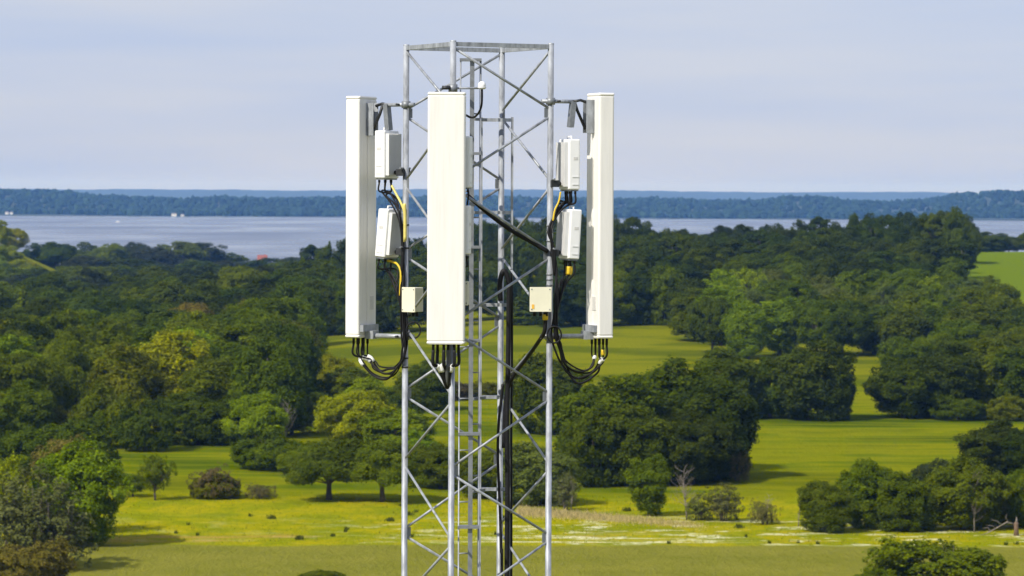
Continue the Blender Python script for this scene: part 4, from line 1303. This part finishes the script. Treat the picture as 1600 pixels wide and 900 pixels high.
wood_row(HW, 'third', 1040, 890, 1530, 9, (14, 18), BR + ['pine1', 'pine2'], ['oak', 'dark', 'dark'])
wood_row(HW, 'fourth', 1120, 890, 1532, 8, (14, 18), ['pine2', 'round2', 'round4', 'skirt2', 'tall1'], ['oak', 'dark', 'dark'], top=[(a, b + 10) for a, b in HTOP])
wood_row(HW, 'back', 1210, 880, 1540, 6.8, (15, 19), ['pine2', 'round1', 'round2', 'round4', 'skirt2', 'tall2'], ['oak', 'dark', 'dark', 'spruce'], top=HTOP)
LI = 'light wood'
wood_row(LI, 'front', 690, 1395, 1640, 8, (10, 13), ['tall1', 'round2', 'fine1', 'skirt2'], ['mid', 'oak', 'mid'])
wood_row(LI, 'second', 760, 1095, 1630, 8, (11, 14), ['tall1', 'tall2', 'round2', 'fine1'], ['mid', 'oak', 'bright'])
wood_row(LI, 'third', 815, 1085, 1600, 8, (12, 15), ['tall1', 'tall2', 'fine1', 'airy1', 'round4'], ['mid', 'bright', 'willow'])
wood_row(LI, 'back', 870, 1120, 1560, 8, (13, 16), ['tall1', 'tall2', 'fine1', 'airy1', 'round2'], ['bright', 'mid', 'mid', 'willow'])
wood_row('shelter belt', 'only', 1480, 1520, 1640, 9, (7, 12), ['round1', 'round2', 'tall1'], ['dark', 'oak'])
wood_row('knoll wood', 'lowest', 1478, -60, 84, 9, (9, 12), ['round1', 'round2', 'round4'], ['mid', 'oak', 'bright'])
wood_row('knoll wood', 'front', 1530, -70, 48, 9, (9, 12), ['round1', 'round2', 'fine1'], ['bright', 'lime'])
wood_row('knoll wood', 'middle', 1585, -60, 42, 9, (10, 13), ['round1', 'round2', 'fine1'], ['bright', 'lime'])
wood_row('knoll wood', 'back', 1650, -60, 26, 10, (13, 15), ['round1', 'round2', 'fine1'], ['bright', 'lime'])
wood_row('field hedge', 'only', 640, 700, 850, 5.5, (3.0, 5.5), ['dome1', 'dome2', 'brush1'], ['brown', 'mid', 'olive'])

# ------------------------------------------------------------------ reeds and tussocks
def blades(name, P, h, w, rs, tone, mat, col, label):
    n = len(P)
    a = rs.uniform(0, 6.28, n)
    dx = np.stack([np.cos(a), np.sin(a), 0 * a], -1) * w[:, None]
    ln = rs.normal(0, 0.22, (n, 3)); ln[:, 2] = 1
    tip = P + ln * h[:, None]
    co = np.stack([P - dx, P + dx, tip + dx * 0.35, tip - dx * 0.35], 1).reshape(-1, 3)
    o = link(name, fast_mesh(name, co, np.arange(n * 4).reshape(n, 4), False, tone), mat)
    o.color = col + (1,)
    tag(o, label, kind='stuff')
    return o


rs = np.random.default_rng(5)
n = 8000
t = rs.random(n) ** 1.25
px = 810 + 300 * t
yb = 802 + 21 * t ** 1.2 + rs.normal(0, 3.2, n)
dd = 40 * PXF / (yb - 298 - (px - 800) * 0.0049)
X = (px - 800) / PXF * dd
blades('dry_reeds', np.stack([X, dd, ground(X, dd) - 0.05], -1), rs.uniform(0.15, 0.75, n) * (0.12 + 0.88 * np.clip(1 - t, 0, 1) ** 0.6), rs.uniform(0.02, 0.05, n), rs, rs.uniform(0.1, 1.0, n), M_LEAF, (0.47, 0.39, 0.17), 'strip of dry straw coloured reeds')
n = 44
ctr = np.stack([rs.uniform(-60, 62, n) + rs.normal(0, 6, n), 376 + 50 * rs.random(n) ** 1.7, np.zeros(n)], -1)
ctr[:, 2] = ground(ctr[:, 0], ctr[:, 1])
big = rs.choice(n, 12, replace=False)
k = np.concatenate([np.repeat(np.arange(n), 26), np.repeat(big, 70)])
sp = np.where(np.isin(k, big), 0.26, 0.12)
P = ctr[k] + np.stack([rs.normal(0, 1, len(k)) * sp, rs.normal(0, 1, len(k)) * sp, np.zeros(len(k))], -1)
blades('grass_tussocks', P, rs.uniform(0.2, 0.55, len(k)) * (0.7 + sp), rs.uniform(0.03, 0.07, len(k)), rs, rs.uniform(0, 0.9, len(k)), M_LEAF, (0.075, 0.09, 0.008), 'dark grass tussocks dotted over the flowery meadow')
n = 9000
X = rs.uniform(-75, 75, n); Y = 376 + 62 * rs.random(n)
blades('meadow_grass', np.stack([X, Y, ground(X, Y) - 0.02], -1), rs.uniform(0.08, 0.26, n), rs.uniform(0.03, 0.09, n), rs, rs.uniform(0, 1, n), M_LEAF, (0.24, 0.25, 0.004), 'rough meadow grass and buttercups')

# ------------------------------------------------------------------ houses and boat
def house(px, py_base, d, w, dp, hw_, hr, roof_mat, label, zb=None, az=0.0, win=3):
    b0 = at(px, py_base, d)
    z_ = g(b0.x, d) if zb is None else zb
    o = empty('house', (b0.x, d, z_), (0, 0, az))
    tag(o, label, 'house')
    MB().box((0, 0, hw_ / 2), (w, dp, hw_)).build('wall', M_WALL, o)
    rf = MB()
    e = 0.35
    rf.prism([(-w / 2 - e, hw_ - 0.1), (w / 2 + e, hw_ - 0.1), (w / 2 + e - 0.1, hw_ + 0.1), (0, hw_ + hr), (-w / 2 - e + 0.1, hw_ + 0.1)] if az else [(-w / 2 - e, hw_), (w / 2 + e, hw_), (w / 2 + e, hw_ + 0.12), (-w / 2 - e, hw_ + 0.12)], -dp / 2 - e, dp / 2 + e)
    if not az:
        m_ = MB()
        x0, x1, y0, y1 = -w / 2 - e, w / 2 + e, -dp / 2 - e, dp / 2 + e
        m_.add([(x0, y0, hw_), (x1, y0, hw_), (x1, y1, hw_), (x0, y1, hw_), (x0, 0, hw_ + hr), (x1, 0, hw_ + hr)], [(0, 1, 5, 4), (2, 3, 4, 5), (1, 2, 5), (3, 0, 4), (3, 2, 1, 0)])
        rf = m_
    r_ = rf.build('roof', roof_mat, o)
    MB().box((w * 0.25, dp * 0.1, hw_ + hr * 0.9), (0.8, 0.8, 1.6)).build('chimney', M_ROOF, r_)
    for i in range(win):
        wx = -w / 2 + w * (i + 0.5) / win
        f_ = MB().box((wx, -dp / 2 - 0.03, hw_ * 0.55), (w * 0.11, 0.06, hw_ * 0.4)).build('window', M_FENCE, o)
        MB().box((wx, -dp / 2 - 0.07, hw_ * 0.55), (w * 0.09, 0.03, hw_ * 0.34)).build('pane', M_PANE, f_)
    return o


hz_ = at(410, 400, 2350).z
house(410, 404, 2350, 6.5, 6, hz_ - 2.6 - g(at(410, 404, 2350).x, 2350), 3.4, M_ROOF, 'house with a red roof showing above the lakeside trees', zb=None)
house(3, 372, 1508, 3.4, 6, 6.2, 1.5, M_ROOFG, 'small pale gabled house under the bright knoll trees', az=0.01, win=2)
for px, w, hh, lab in ((272, 11, 5, 'white house on the far shore'), (285, 7, 3.5, 'smaller white house right of the white far shore house'), (11, 7, 4.5, 'pale house at the left end of the far shore'), (18, 6, 4, 'small pale house beside the leftmost far shore house')):
    b0 = at(px, 335, 7325)
    house(px, 335, 7325, w, 9, hh, hh * 0.5, M_ROOFG, lab, zb=float(ridge_z(b0.x, 7325)) - 0.3)
bp_ = at(184, 347.5, 6160)
boat = empty('motor_boat', (bp_.x, 60.0 * PXF / (347.5 - 298 + 3.0) , WATER_Z))
boat.location.x = bp_.x / 6160 * boat.location.y
boat.rotation_euler = (0, 0, math.radians(12))
tag(boat, 'small white motor boat out on the lake', 'boat')
hull = MB()
sec = []
for t, wd in ((-4.2, 1.2), (-2, 1.5), (1.5, 1.4), (3.4, 0.8), (4.6, 0.05)):
    sec.append([(t, -wd, 1.1 + 0.05 * (t + 4)), (t, -wd * 0.75, -0.2), (t, wd * 0.75, -0.2), (t, wd, 1.1 + 0.05 * (t + 4))])
vs = [p for s_ in sec for p in s_]
fs = []
for i in range(len(sec) - 1):
    for k in range(4):
        j = (k + 1) % 4
        fs.append((i * 4 + k, i * 4 + j, i * 4 + 4 + j, i * 4 + 4 + k))
fs += [(3, 2, 1, 0), tuple(range(len(vs) - 4, len(vs)))]
hull.add(vs, fs); hull.build('hull', M_WHITE, boat)
MB().box((-0.3, 0, 1.9), (3.0, 2.0, 1.5), bev=0.2).build('cabin', M_WHITE, boat)
MB().box((-0.3, 0, 2.05), (3.04, 1.5, 0.5)).build('cabin_window', M_PANE, boat)

# ------------------------------------------------------------------ haze: even pale air round everything
hz = MB().box((0, 9600, 28), (15000, 20400, 108))
hm = bpy.data.materials.new('haze_air'); hm.use_nodes = True
nt = hm.node_tree; nt.nodes.clear()
ho = nt.nodes.new('ShaderNodeOutputMaterial'); pv = nt.nodes.new('ShaderNodeVolumePrincipled')
pv.inputs['Color'].default_value = (0.17, 0.40, 1.0, 1)
pv.inputs['Density'].default_value = 0.000050
pv.inputs['Absorption Color'].default_value = (1, 1, 1, 1)
pv.inputs['Anisotropy'].default_value = 0.0
nt.links.new(pv.outputs[0], ho.inputs['Volume'])
hz_o = hz.build('haze', hm)
hz_o.display_type = 'WIRE'
tag(hz_o, 'thin blue summer haze over the whole landscape', kind='stuff')
